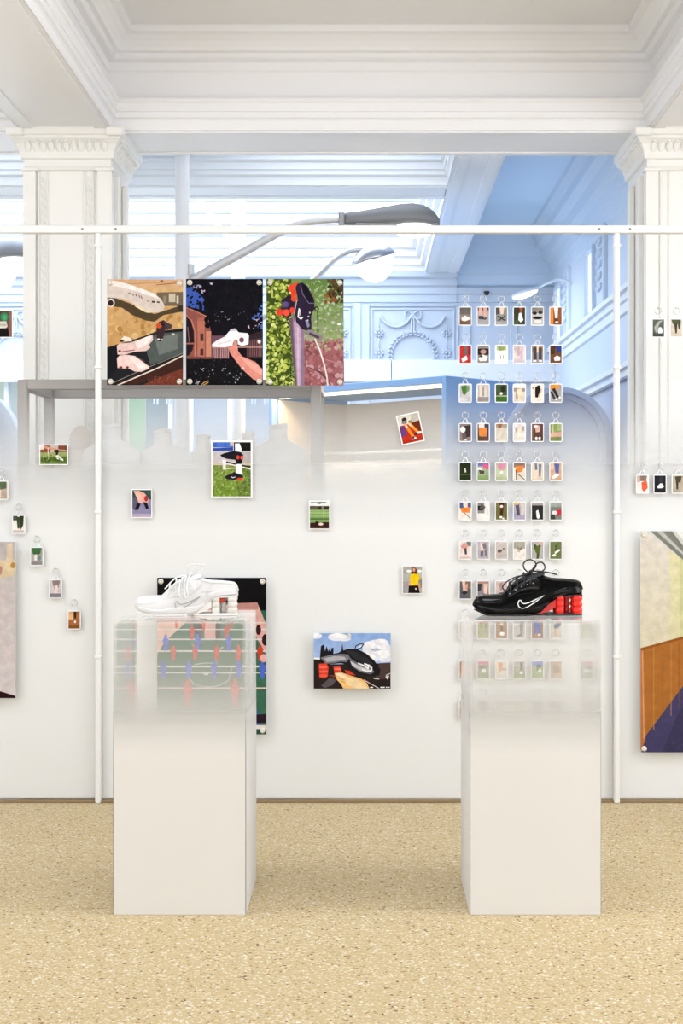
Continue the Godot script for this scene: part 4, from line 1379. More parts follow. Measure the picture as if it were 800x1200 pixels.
	p.words("r642,462,766,500,a8a6a0 e680,492,16,8,f6f4ee e750,492,14,8,f6f4ee r642,560,700,634,9c9a98 r740,540,766,600,8a8a80 p660,600,690,580,680,634,650,634,a8a4a0 p698,470,716,466,730,480,736,530,726,520,700,515,694,510,5a3422 e713,484,9,13,e2a484 p690,516,712,508,746,514,756,545,742,550,738,585,690,588,686,545,f2cc10 p686,545,676,580,690,590,694,560,e0a080 p738,584,748,560,756,590,760,606,750,606,d89878 p680,586,740,584,752,634,676,634,1c1416 e726,606,7,6,e8c8b8 l4,740,510,752,540,d8b008")
	snapshot("small photo of a person in a yellow shirt and black trousers on the frosted glass", 472.0, 663.8, 494.4, 695.0, p.texture(120))

	p = Pic.new(-80, 0, 75, 165, 3.0, "6a4a42")
	p.words("r-80,0,75,60,5a4440 e28,40,24,28,2f8a56 e30,42,14,16,4aa86c p-80,70,40,66,48,100,20,125,-80,120,d8d4c8 p-80,110,50,110,60,165,-80,165,1a1416 r56,0,75,165,8a6258 p-20,78,40,84,36,96,-20,100,b4b0a4")
	snapshot("small dark photo with a round green shape beside a white column", -15.0, 364.2, 14.0, 394.8, p.texture(150))

# ---------------------------------------------------------------- key-ring photo tags
# one line a tag: what its photo shows | how it is painted on a field of 100 x 150
const TAGS := [
	"a white shoe on brown ground|r0,0,100,150,8d807a r0,0,100,60,6a6460 r0,105,100,150,7a5a48 p15,95,45,70,85,85,88,105,50,120,20,115,f2eeea",
	"bare pink legs over a grey floor|r0,0,100,150,a9a6a8 r0,0,100,26,5f5a5a p12,0,40,0,42,70,15,70,e2aea0 p50,0,80,0,78,75,55,75,dca394 p5,75,45,72,60,92,90,78,70,108,10,100,4a464c",
	"a leg and crossed dark shoes|r0,0,100,150,8f8f8c r0,0,30,60,55524c p35,0,75,0,65,60,45,60,ead0be l9,15,75,85,115,2c2a2a l9,85,70,20,120,35302e r0,120,100,150,a5a4a6",
	"a white shoe below red on dark green|r0,0,100,150,39402f p50,0,80,0,75,50,55,50,b8503c p45,50,65,45,85,110,60,130,40,110,f4f2ee r0,110,40,150,4c5638",
	"black and white shoes on pale grey|r0,0,100,150,c3c0be r0,0,100,50,8a8480 e25,50,20,14,2a2826 e75,45,18,14,3a3836 e50,90,42,13,1c1b1c e55,120,34,14,f3efe6",
	"a white leg between orange and brown|r0,0,100,150,8a5438 r0,0,28,150,e08a3c p32,0,70,0,65,90,45,95,f2ece6 p38,95,65,95,75,135,40,135,5c382a e58,128,14,9,f4f0ea",
	"a white shoe on a red field|r0,0,100,150,c23430 p40,0,62,0,70,80,40,80,6d6a68 p15,110,60,85,70,120,25,145,f4f0f0 r78,0,100,80,8a2420",
	"two white-toed shoes on dark grey|r0,0,100,150,8e8884 r0,25,100,80,2c2a2a e50,52,26,20,c4988a p8,110,45,75,90,95,80,130,20,135,f0ece8 e30,92,16,9,4a4442",
	"an overexposed white scene with green above|r0,0,100,150,fbfbf4 r8,5,92,40,b4bf88 p20,10,80,8,70,40,30,45,8ca05c r40,85,48,118,a8a894 r62,82,72,116,b2b29c",
	"pale lilac legs on pale ground|r0,0,100,150,e2d4d6 p30,15,50,10,55,90,30,90,c8aea8 p52,40,75,30,85,110,60,120,cbb4c4 r0,120,100,150,d8ccd6 r0,0,40,40,d0bcb8",
	"dark trousers and white shoes|r0,0,100,150,9d98a0 r0,0,100,60,a48a80 p10,20,40,10,45,120,15,125,47423e p58,10,88,20,88,125,60,120,4d4844 p42,0,62,0,58,60,46,60,e9d4bc e25,132,16,9,f2f0ea e76,132,15,9,f2f0ea",
	"a white shoe under a blue top on brown|r0,0,100,150,6d4a34 p45,0,100,0,100,55,60,60,33408a p0,0,45,0,40,70,0,80,4e3620 p30,105,60,85,90,100,85,130,40,132,f3eff2",
	"a green plant on pale grey|r0,0,100,150,c5c4c4 p10,15,60,5,70,50,50,90,30,85,20,50,4d7a3e p60,10,85,15,80,60,60,60,7c9c6c e30,130,40,16,d8d4d4",
	"two grey trouser legs|r0,0,100,150,bdb8b2 p15,5,45,5,42,105,18,105,e8ddd0 p52,5,85,5,82,105,56,105,d5c8ba r46,20,54,100,7d6f64 r0,108,100,150,9c918c",
	"a dark green pitch with a white ball|r0,0,100,150,35502c r0,0,100,90,465a36 p40,20,75,5,80,60,50,70,2b2c28 e48,78,12,12,f6f4ee r0,96,100,102,d8d8c0 r0,102,100,150,3f6a28",
	"a pale beige figure|r0,0,100,150,ded4c8 p0,30,100,35,100,60,0,60,a89484 p30,40,70,35,72,120,35,120,e9d8ba r0,0,100,26,f2eeea p15,60,30,55,40,130,20,130,b09a88",
	"a black shoe on cream|r0,0,100,150,ece2d4 p30,25,60,5,75,15,70,80,50,115,30,110,1f1d1e p55,100,80,30,88,40,70,110,dca890 e12,30,8,10,c8805c",
	"dark legs and an orange top|r0,0,100,150,a7a5a6 p0,0,90,0,70,40,10,50,e0943a p15,40,40,30,80,110,60,120,2d2b2c p0,60,20,60,50,125,30,130,39363a e55,128,12,8,f4f2ee e84,112,10,8,f0eeea",
	"a round white shape and dark clothes|r0,0,100,150,8d7f7c p40,20,95,10,95,110,50,120,39302f e28,50,24,26,f2eee6 p20,90,55,80,60,140,25,140,6d5a58 e52,138,10,8,f0eeea",
	"an orange skirt and dark sides|r0,0,100,150,4e4644 r10,0,60,36,f0e4e0 p10,40,80,30,85,110,15,110,e0883e r82,0,100,150,39406a r0,118,100,150,6a4a3a",
	"a pale beige field with a brown top|r0,0,100,150,d5cdbe r0,0,100,32,a8a08a p20,0,60,0,45,40,20,40,a8604a",
	"a pale cream dress|r0,0,100,150,e4dcda p40,40,65,35,80,130,30,130,efe2cc p10,30,40,30,30,80,15,80,bca89c p70,20,95,20,90,60,75,60,b0a29c",
	"white shoes on dark brown|r0,0,100,150,5d4038 p25,10,75,15,70,70,35,75,dcb0a8 e35,22,20,12,f2e4e0 e40,128,12,16,f4f0ec e68,128,12,16,f4f0ec r0,0,16,150,7c5c44",
	"a pink arm across green grass|r0,0,100,150,8d9d5e p0,80,100,70,100,110,0,115,d8a898 r20,0,30,85,c8c8a0 r0,115,100,150,7c8a50 r60,0,100,60,a2ae78",
	"a small white figure on dark green|r0,0,100,150,273218 p40,50,52,45,58,80,46,84,e8ece0 r0,100,100,106,4e6030 r0,0,100,30,1f2814",
	"a pink and blue top over green grass|r0,0,100,150,9cae86 r0,0,100,28,6d78b8 p45,5,95,15,98,60,50,50,d8588c e20,55,18,16,f2eef0 p10,60,60,70,55,100,20,95,4a4440 r0,110,100,150,8aa46a",
	"a pink top and a white ball, faded|r0,0,100,150,c3c8a8 p10,10,90,5,80,60,30,60,d890a8 e50,85,14,14,fbfbf8 r0,120,100,150,b0ba92",
	"orange shorts and dark poles|r0,0,100,150,e4d8c8 r0,0,100,40,8a7068 p15,30,90,20,75,80,25,85,e88a3c l7,20,60,25,150,3a3230 l7,35,95,95,145,4a4240",
	"blue-grey legs on beige|r0,0,100,150,e2d2bc p25,5,45,5,50,60,30,65,6d7690 p58,10,85,10,78,120,62,120,737c96",
	"blue jeans and white shoes on tan|r0,0,100,150,d3ac8c p35,5,80,10,75,95,45,85,5868a8 p10,125,50,95,80,105,60,125,20,140,f4f2f0 r0,0,30,60,e4c4a4",
	"an orange skirt under a blue sky|r0,0,100,150,efe4da r0,0,100,50,4a5a80 p30,0,70,0,70,45,35,45,f0d0c4 p5,50,95,40,90,90,20,90,e8843c l5,40,90,95,140,3a3a3c",
	"a white sheet and a dark corner|r0,0,100,150,efe8e2 r0,0,60,95,8d8a88 r0,30,50,70,2e2c2c p30,10,70,40,50,70,20,50,5a5654",
	"brown legs and white shoes on green|r0,0,100,150,6a6a38 p25,0,75,0,70,40,60,120,35,120,40,60,4a2418 e50,35,14,12,f2ece6 e45,128,12,10,f4f2ee e66,140,10,8,e8e4e0",
	"grey trousers and a yellow top|r0,0,100,150,a8a4b4 p15,20,45,10,55,110,30,115,50505a p55,0,95,0,95,110,65,110,d2c6bc e25,12,20,12,e8b83c r0,120,100,150,b0a8c0",
	"one white shoe on black|r0,0,100,150,2c2a2a r0,0,100,26,d8ccc8 p38,75,55,65,72,130,55,145,42,130,f2f2ee r0,14,100,20,5a2a2c",
	"a red and white pile on grey green|r0,0,100,150,77827a p40,70,95,60,98,110,50,120,c02c38 e40,90,24,18,f0ece8 r0,0,100,40,9aa298 p0,110,40,105,45,150,0,150,3c443c",
	"a dark figure on a pale pink ground|r0,0,100,150,e6d8d2 r60,0,100,40,6f7a70 p10,40,50,10,80,40,60,60,20,60,d8988c p40,60,60,55,65,110,45,110,4a4248 r0,130,100,150,d8bcb0",
	"two grey legs on lilac ground|r0,0,100,150,b6aeb4 p20,5,45,5,50,80,30,80,e6cec6 p40,20,75,10,78,60,50,60,7a7278 p28,85,50,80,45,130,25,130,6a6266 p60,70,80,60,82,120,66,125,7c747a",
	"small dark shoes on beige ground|r0,0,100,150,c9beb6 p15,75,40,65,60,80,40,95,18,95,605a58 e70,62,12,9,7a7470 r0,110,100,150,c0b6b2",
	"a small shoe above a pale sheet|r0,0,100,150,ece4dc r0,0,100,60,a9a596 p30,40,50,60,75,40,70,70,35,80,8a7a70 p30,60,60,70,55,95,35,90,c8b4a8",
	"a dark green plant on grey|r0,0,100,150,b2aeae p15,10,50,40,85,10,70,80,60,150,40,150,45,80,20,60,4c5a24 e50,70,22,34,5a6a2c p60,0,95,0,90,30,70,30,e0b8a0",
	"white shoes on an olive lawn|r0,0,100,150,6f7a4a p40,90,60,75,80,65,90,75,60,100,40,110,f4f2ee e35,118,16,10,f4f2ee p45,30,55,30,52,80,44,84,3a3a38",
	"bare legs in dark shoes|r0,0,100,150,5e5c62 r50,0,100,60,8a6a58 p20,0,48,0,50,80,30,80,e6c0a8 p50,30,70,20,68,85,52,90,d8a890 p15,95,50,85,75,95,40,120,2c2828",
	"a peach leg beside dark cloth|r0,0,100,150,8d8a90 p0,0,40,0,30,80,0,90,3f3a40 p50,0,95,0,80,120,55,100,ecc0a6 r0,0,100,20,b08a7c",
	"pinkish ground and a dark foot|r0,0,100,150,cdbab6 p20,20,60,10,70,70,40,80,a88a84 e50,110,28,14,3a3434",
	"two dark shoes side by side|r0,0,100,150,b4aca8 e30,80,16,34,2e2a2c e70,82,16,34,343032",
	"a white sock and a dark shoe|r0,0,100,150,a8a29a p40,0,70,0,66,80,44,80,f2f0ec p20,90,70,80,80,110,20,115,2a2628",
	"grass and a white shoe|r0,0,100,150,7c8c58 p20,90,60,70,85,100,30,115,f2f0ea r0,0,100,30,a0a884",
	"bare feet on pale stone|r0,0,100,150,d2ccc4 e35,80,12,34,dcae98 e65,84,12,34,d8a690",
	"green trousers below a red hem|r0,0,100,150,a9a882 r0,0,100,18,c87a78 l5,35,18,30,60,3a3a30 l5,70,18,72,60,3a3a30 r0,100,100,150,b2b08c",
	"a leg and white shoe on brown|r0,0,100,150,a8825e p35,0,65,0,60,80,42,80,e4c8b4 p40,40,60,40,62,90,44,90,5c4438 e55,110,22,16,f6f4f2",
	"one grey leg on pale grey|r0,0,100,150,c6c2bc p50,0,85,0,78,110,58,110,8a8684 p30,120,75,105,80,130,35,140,7d7a7a",
	"blue jeans on brown ground|r0,0,100,150,9a6c4a p20,0,75,0,80,110,55,110,50,50,40,110,18,110,3656a8 e65,118,14,10,f4f2f0",
	"a striding leg in blue shorts|r0,0,100,150,cfc8ba p30,30,70,15,75,55,40,75,586a9c p40,70,60,55,50,140,38,140,dcae94 p65,30,90,10,95,30,70,50,4a4a4c",
	"an orange cloth under blue|r0,0,100,150,b4846a r40,0,100,60,5a6a9c p10,30,50,20,80,110,20,120,e8944c r0,110,100,150,c8a890",
	"a white ball on grass below pink|r0,0,100,150,8a966c r0,0,100,30,c87a8c e55,82,20,18,f8f6f4 p10,40,50,35,60,60,20,70,6a5a54",
	"an orange figure on a pale sheet|r0,0,100,150,e0d4c4 p20,20,55,10,60,80,30,90,e09058 r50,60,90,80,9a968e r0,120,100,150,d6d0c4",
	"grey-green grass and dark legs|r0,0,100,150,9aa27c r0,0,100,50,b8b4b0 p55,10,80,5,78,80,60,80,4a4a4a e66,100,14,12,f6f4f2 r0,110,100,150,86924e",
	"a blue and white field figure|r0,0,100,150,8fa660 r0,0,100,46,7080b8 e60,40,20,16,2c3040 e66,80,18,14,f2f0ee p40,40,55,30,60,80,45,85,3a3e50",
	"a brown sheet, very faded|r0,0,100,150,bfa890 p20,40,70,20,80,90,30,110,a08670",
	"a beige shape, very faded|r0,0,100,150,cbb9a8 p10,60,90,40,80,110,20,120,b39a88",
	"a mauve and brown shape, faded|r0,0,100,150,b5a0a2 p20,30,80,20,70,100,30,110,8a7070",
	"a pale pink field with grey foot|r0,0,100,150,d2bfbc p30,80,80,70,80,105,30,110,8d8a90",
	"tan above green, faded|r0,0,100,150,b7b38c r0,80,100,150,a58a70",
	"a grey field, very faded|r0,0,100,150,a9a6a8 p20,40,80,30,60,110,30,100,8a868c",
	"a plain grey cloth|r0,0,100,150,b0aaa6 p10,50,80,30,90,90,20,110,948c88",
	"a green top and pale legs|r0,0,100,150,b9a696 p30,0,90,0,90,60,40,70,54664a p20,70,50,70,45,140,25,140,e2d0c0",
	"green-black legs on a pale sheet|r0,0,100,150,e8e0d8 r0,0,40,40,4a5a40 p30,10,60,10,58,110,40,110,39482c p60,0,95,0,90,80,70,120,60,90,2f3a26 r0,125,100,150,c8b8b4",
	"a green plant over grey steps|r0,0,100,150,a9a39c p10,0,90,0,80,50,50,70,15,50,3f6a3c p30,60,55,55,50,110,30,110,e4d8d0 e72,90,16,24,6a8a8c r0,120,100,150,8c8482",
	"a pale leg on grey cloth|r0,0,100,150,cdc6c8 p20,5,90,0,80,60,40,80,8d7c78 p40,50,70,40,72,110,50,120,ecd0c8 r0,115,100,150,7f7a80",
	"a black and white figure on orange wood|r0,0,100,150,a8683a r0,0,40,70,d8b080 p48,5,70,5,66,60,52,60,2a2022 e58,90,9,12,f4f0f0 r0,120,100,150,8a5228",
	"a white curve on grey green|r0,0,100,150,5c625a p10,70,50,15,90,5,60,40,30,120,a9ada0 e66,100,20,34,f0f0ee r0,120,100,150,4a504c",
	"dark green legs on beige|r0,0,100,150,d6c6b4 p5,0,90,0,70,40,20,40,56603c p30,30,60,30,55,120,42,120,3c4238 p60,20,90,10,80,80,70,90,4a5040",
	"an orange shape on white|r0,0,100,150,efe6e0 p20,0,90,0,80,50,30,50,8a7468 p40,60,85,45,95,110,60,140,45,120,e0603c r0,0,30,60,c8b0a4",
	"a white shoe on black ground|r0,0,100,150,23242a p25,95,60,60,85,95,70,110,30,112,f2f2f4 e60,40,20,30,34363c",
	"dark legs on tan ground|r0,0,100,150,b7ab94 p20,10,80,5,70,60,30,60,4a4438 p30,60,50,60,48,120,34,120,39342c"]
const ORD := ["first", "second", "third", "fourth", "fifth", "sixth", "seventh", "eighth", "ninth", "tenth", "eleventh"]

var tag_print: StandardMaterial3D
var tag_meshes := {}

func make_tag_kit() -> void:
	var cols := 11
	var rows := int(ceil(TAGS.size() / 11.0))
	var im := Image.create(cols * 64, rows * 96, false, Image.FORMAT_RGB8)
	for i in TAGS.size():
		var p := Pic.new(0, 0, 100, 150, 1.28, "b0b0b0")
		p.words(TAGS[i].get_slice("|", 1))
		p.im.resize(64, 96, Image.INTERPOLATE_BILINEAR)
		im.blit_rect(p.im, Rect2i(0, 0, 64, 96), Vector2i((i % cols) * 64, (i / cols) * 96))
	var whole := Pic.new(0, 0, 1, 1, 1.0, "000000")
	whole.im = im
	whole.grain(0.06, 0.10)
	tag_print = print_mat(whole.texture(), 0.35)
	# white plastic frame with rounded corners and an eye at its top
	var s := begin()
	var w := 0.0252
	var h := 0.0372
	var r := 0.005
	var poly := PackedVector2Array()
	for q in [[w - r, h - r, 0.0], [-w + r, h - r, PI / 2], [-w + r, -h + r, PI], [w - r, -h + r, PI * 1.5]]:
		for k in 4:
			poly.append(Vector2(q[0], q[1]) + Vector2(cos(q[2] + k * PI / 6.0), sin(q[2] + k * PI / 6.0)) * r)
	prism(s, poly, -0.0022, 0.0022)
	s.generate_normals()
	tag_meshes["body"] = s.commit()
	s = begin(true)
	tube(s, curve([Vector3(-0.011, 0.0375, 0), Vector3(-0.004, 0.052, 0), Vector3(0, 0.0555, 0), Vector3(0.004, 0.052, 0), Vector3(0.011, 0.0375, 0)], 3), 0.0016, 6)
	s.generate_normals()
	tag_meshes["eye"] = s.commit()
	s = begin(true)
	for turn in 2:
		var pts := []
		for k in 19:
			var a := TAU * k / 18.0 + turn
			pts.append(Vector3(cos(a) * 0.0128, 0.0672 + sin(a) * 0.0128, (turn - 0.5) * 0.0022))
		tube(s, pts, 0.0011, 5, -1.0, false)
	s.generate_normals()
	tag_meshes["ring"] = s.commit()
	s = begin(true)
	lathe(s, [Vector2(0.0001, 0.006), Vector2(0.0028, 0.006), Vector2(0.0028, 0.0), Vector2(0.0018, -0.002), Vector2(0.0018, -0.012)], 8, Vector3(0, 0.0768, 0), Basis(Vector3(1, 0, 0), PI / 2))
	s.generate_normals()
	tag_meshes["pin"] = s.commit()
	tag_meshes["edge"] = mat("eceeee", 0.3)

var first_tag: Node3D

func keyring_tag(i: int, px: float, py: float, label: String, group: String) -> void:
	var t: Node3D
	if first_tag == null:
		t = Node3D.new()
		mesh_part("frame", tag_meshes["body"], mat("f0f1f1", 0.3), t)
		mesh_part("eye", tag_meshes["eye"], tag_meshes["edge"], t)
		mesh_part("split_ring", tag_meshes["ring"], mat("d5d5d3", 0.25, 0.9), t)
		mesh_part("pin", tag_meshes["pin"], mat("d0cfcb", 0.3, 0.8), t)
		mesh_part("photo", BoxMesh.new(), tag_print, t)
		first_tag = t
	else:
		t = first_tag.duplicate()
	t.name = numbered("keyring_tag")
	add_child(t)
	t.position = at(px, py, ZG - 0.009)
	tag(t, label, "keyring", group)
	var uv := Rect2((i % 11) / 11.0, (i / 11) / ceilf(TAGS.size() / 11.0), 1.0 / 11.0, 1.0 / ceilf(TAGS.size() / 11.0))
	uv = uv.grow_individual(-0.0006, -0.0006, -0.0006, -0.0006)
	var s := begin()
	for side in [1.0, -1.0]:
		var q := [Vector3(-0.0222 * side, 0.0335, side * 0.0027), Vector3(0.0222 * side, 0.0335, side * 0.0027), Vector3(0.0222 * side, -0.0335, side * 0.0027), Vector3(-0.0222 * side, -0.0335, side * 0.0027)]
		var c := [uv.position, uv.position + Vector2(uv.size.x, 0), uv.end, uv.position + Vector2(0, uv.size.y)]
		for k in [0, 1, 2, 0, 2, 3]:
			s.set_uv(c[k])
			s.add_vertex(q[k])
	s.generate_normals()
	(t.get_node("photo") as MeshInstance3D).mesh = s.commit()

func build_tags() -> void:
	make_tag_kit()
	var g := "photo key tags in the six-wide grid"
	var xs := [545.0, 566.0, 587.3, 608.3, 629.5, 651.0]
	var ys := [370.5, 415.3, 460.8, 506.8, 552.5, 598.8, 644.8, 691.3, 738.0, 785.0, 831.5]
	for row in 11:
		for col in 6:
			var i := row * 6 + col
			keyring_tag(i, xs[col], ys[row], "keyring tag of %s, %s row, %s column" % [TAGS[i].get_slice("|", 0), ORD[row], ORD[col]], g)
	var k := 66
	for q in [[2.0, 574.5, "topmost of"], [22.0, 614.5, "second of"], [43.2, 652.0, "middle of"], [65.0, 690.0, "fourth of"], [87.0, 726.5, "lowest of"]]:
		keyring_tag(k, q[0], q[1], "keyring tag of %s, %s the slanting row" % [TAGS[k].get_slice("|", 0), q[2]], "photo key tags in a slanting row")
		k += 1
	for q in [[771.0, 384.5], [792.0, 384.5], [752.5, 567.3], [773.0, 567.3], [794.3, 567.3]]:
		keyring_tag(k, q[0], q[1], "keyring tag of %s, in front of the leaf capital column" % TAGS[k].get_slice("|", 0), "photo key tags by the column at the right")
		k += 1

# ---------------------------------------------------------------- things behind the glass
func cobra_lamp(label: String, pole: Vector3, pole_r: float, arm: Array, head: Vector3, length: float, turn: float) -> void:
	# pole to the ceiling, bent arm, long ribbed head with a bowl lens below its far end
	var t := thing("street_lamp", label, "street lamp", pole)
	var metal := mat("c4c6c9", 0.45, 0.4)
	var s := begin(true)
	lathe(s, [Vector2(pole_r, 0), Vector2(pole_r, 3.26)], 20)
	done(s, "pole", mat("eceef1", 0.35), t)
	s = begin()
	cbox(s, Vector3(0.045, 2.336, 0.0), Vector3(0.03, 0.06, 0.05), 0.006)
	done(s, "bracket", mat("cfd2d6", 0.4, 0.5), t)
	var pts := []
	for q in arm:
		pts.append(q - pole)
	s = begin(true)
	tube(s, curve(pts, 8), 0.026, 12, 0.014)
	done(s, "arm", mat("d6d7d9", 0.42, 0.3), t)
	var h := head - pole
	var b := Basis(Vector3.UP, turn)
	s = begin(true)
	var rings := []
	# along the head: position, top, bottom, half width
	for q in [[0.0, 0.024, -0.024, 0.022], [0.03, 0.034, -0.026, 0.034], [0.2, 0.045, -0.030, 0.046], [0.4, 0.062, -0.032, 0.062], [0.58, 0.078, -0.034, 0.078], [0.72, 0.082, -0.034, 0.09], [0.84, 0.070, -0.034, 0.088], [0.93, 0.044, -0.034, 0.07], [0.985, 0.010, -0.033, 0.04], [1.0, -0.012, -0.03, 0.012]]:
		var ring := PackedVector3Array()
		for k in 20:
			var a := TAU * k / 20.0
			var y: float = q[1] * sin(a) if sin(a) > 0.0 else q[2] * pow(-sin(a), 0.4)
			ring.append(h + b * Vector3(q[0] * length, y, cos(a) * q[3]))
		rings.append(ring)
	loft(s, rings, true)
	done(s, "head", mat("86888b", 0.5, 0.3), t)
	s = begin()
	cbox(s, h + b * Vector3(length * 0.55, -0.03, 0), Vector3(length * 0.86, 0.012, 0.1), 0.004, b)
	cbox(s, h + b * Vector3(-0.012, -0.002, 0), Vector3(0.03, 0.07, 0.06), 0.006, b)
	done(s, "rim", mat("a2a4a7", 0.45, 0.3), t)
	s = begin(true)
	ball(s, h + b * Vector3(length * 0.73, -0.036, 0), Vector3(length * 0.24, 0.055, 0.07), 16, b)
	done(s, "lens", glow("ffffff", 1.1), t)
	lamp(t, h + b * Vector3(length * 0.73, -0.11, 0), "f4f8ff", 0.06, 0.06)

func bowl_lamp(label: String, pole: Vector3, pole_r: float, arm: Array, head: Vector3, r: float) -> void:
	var t := thing("street_lamp", label, "street lamp", pole)
	var s := begin(true)
	lathe(s, [Vector2(pole_r, 0), Vector2(pole_r, 3.06)], 20)
	done(s, "pole", mat("f2f4f7", 0.35), t)
	s = begin()
	tube(s, [Vector3(-0.01, 2.65, 0), Vector3(-0.285, 3.02, 0)], 0.018, 8)
	done(s, "brace", mat("eceff3", 0.4), t)
	var pts := []
	for q in arm:
		pts.append(q - pole)
	s = begin(true)
	tube(s, curve(pts, 8), 0.02, 12, 0.013)
	done(s, "arm", mat("d4d6d9", 0.3, 0.75), t)
	var h := head - pole
	var b := Basis(Vector3(0, 0, 1), 0.28) * Basis(Vector3(1, 0, 0), 0.15)
	s = begin(true)
	lathe(s, [Vector2(0.0, r * 0.42), Vector2(r * 0.4, r * 0.38), Vector2(r * 0.75, r * 0.24), Vector2(r * 0.97, r * 0.02), Vector2(r * 1.02, -r * 0.14), Vector2(r * 0.98, -r * 0.2), Vector2(r * 0.9, -r * 0.2)], 28, h, b)
	done(s, "head", mat("b4b8bf", 0.25, 0.85), t)
	s = begin(true)
	lathe(s, [Vector2(r * 0.95, -r * 0.16), Vector2(r * 0.93, -r * 0.4), Vector2(r * 0.8, -r * 0.75), Vector2(r * 0.5, -r * 1.08), Vector2(r * 0.25, -r * 1.2), Vector2(0.0, -r * 1.23)], 28, h, b)
	done(s, "lens", glow("ffffff", 1.0), t)
	lamp(t, h + Vector3(0, -r * 1.7, 0), "f4f8ff", 0.05, 0.06)

func torso(label: String, px: float, py: float, z: float, w: float, hex: String, round_head := false) -> void:
	var top := H + (VY - py) * z / F
	var t := thing("mannequin", label, "mannequin", Vector3((px - VX) * z / F, 0, -z), "mannequins round the grey rack")
	var m := mat(hex, 0.55)
	var s := begin(true)
	var rings := []
	# below the neck top: height, half width, half depth
	for q in [[-0.72, 0.30, 0.22], [-0.66, 0.44, 0.32], [-0.52, 0.47, 0.33], [-0.38, 0.37, 0.27], [-0.28, 0.41, 0.30], [-0.18, 0.47, 0.33], [-0.125, 0.50, 0.29], [-0.095, 0.45, 0.24], [-0.075, 0.28, 0.18], [-0.06, 0.17, 0.155], [-0.03, 0.145, 0.145], [-0.004, 0.15, 0.15]]:
		var ring := PackedVector3Array()
		for k in 24:
			var a := TAU * k / 24.0
			ring.append(Vector3(cos(a) * q[1] * w, top + q[0], sin(a) * q[2] * w))
		rings.append(ring)
	loft(s, rings, true)
	done(s, "body", m, t)
	s = begin(true)
	if round_head:
		ball(s, Vector3(0, top - 0.035, 0), Vector3(0.05, 0.062, 0.055), 16)
	else:
		lathe(s, [Vector2(0, 0.006), Vector2(w * 0.14, 0.006), Vector2(w * 0.165, 0.0), Vector2(w * 0.165, -0.012), Vector2(0, -0.012)], 20, Vector3(0, top, 0), Basis(Vector3(0, 0, 1), 0.1))
	done(s, "neck_cap", m, t)
	s = begin(true)
	lathe(s, [Vector2(0.0001, 0.02), Vector2(0.09, 0.014), Vector2(0.095, 0.0), Vector2(0.0001, 0.0)], 20)
	lathe(s, [Vector2(0.014, 0.015), Vector2(0.014, top - 0.7)], 10)
	done(s, "stand", mat("c8c8c8", 0.3, 0.8), t)

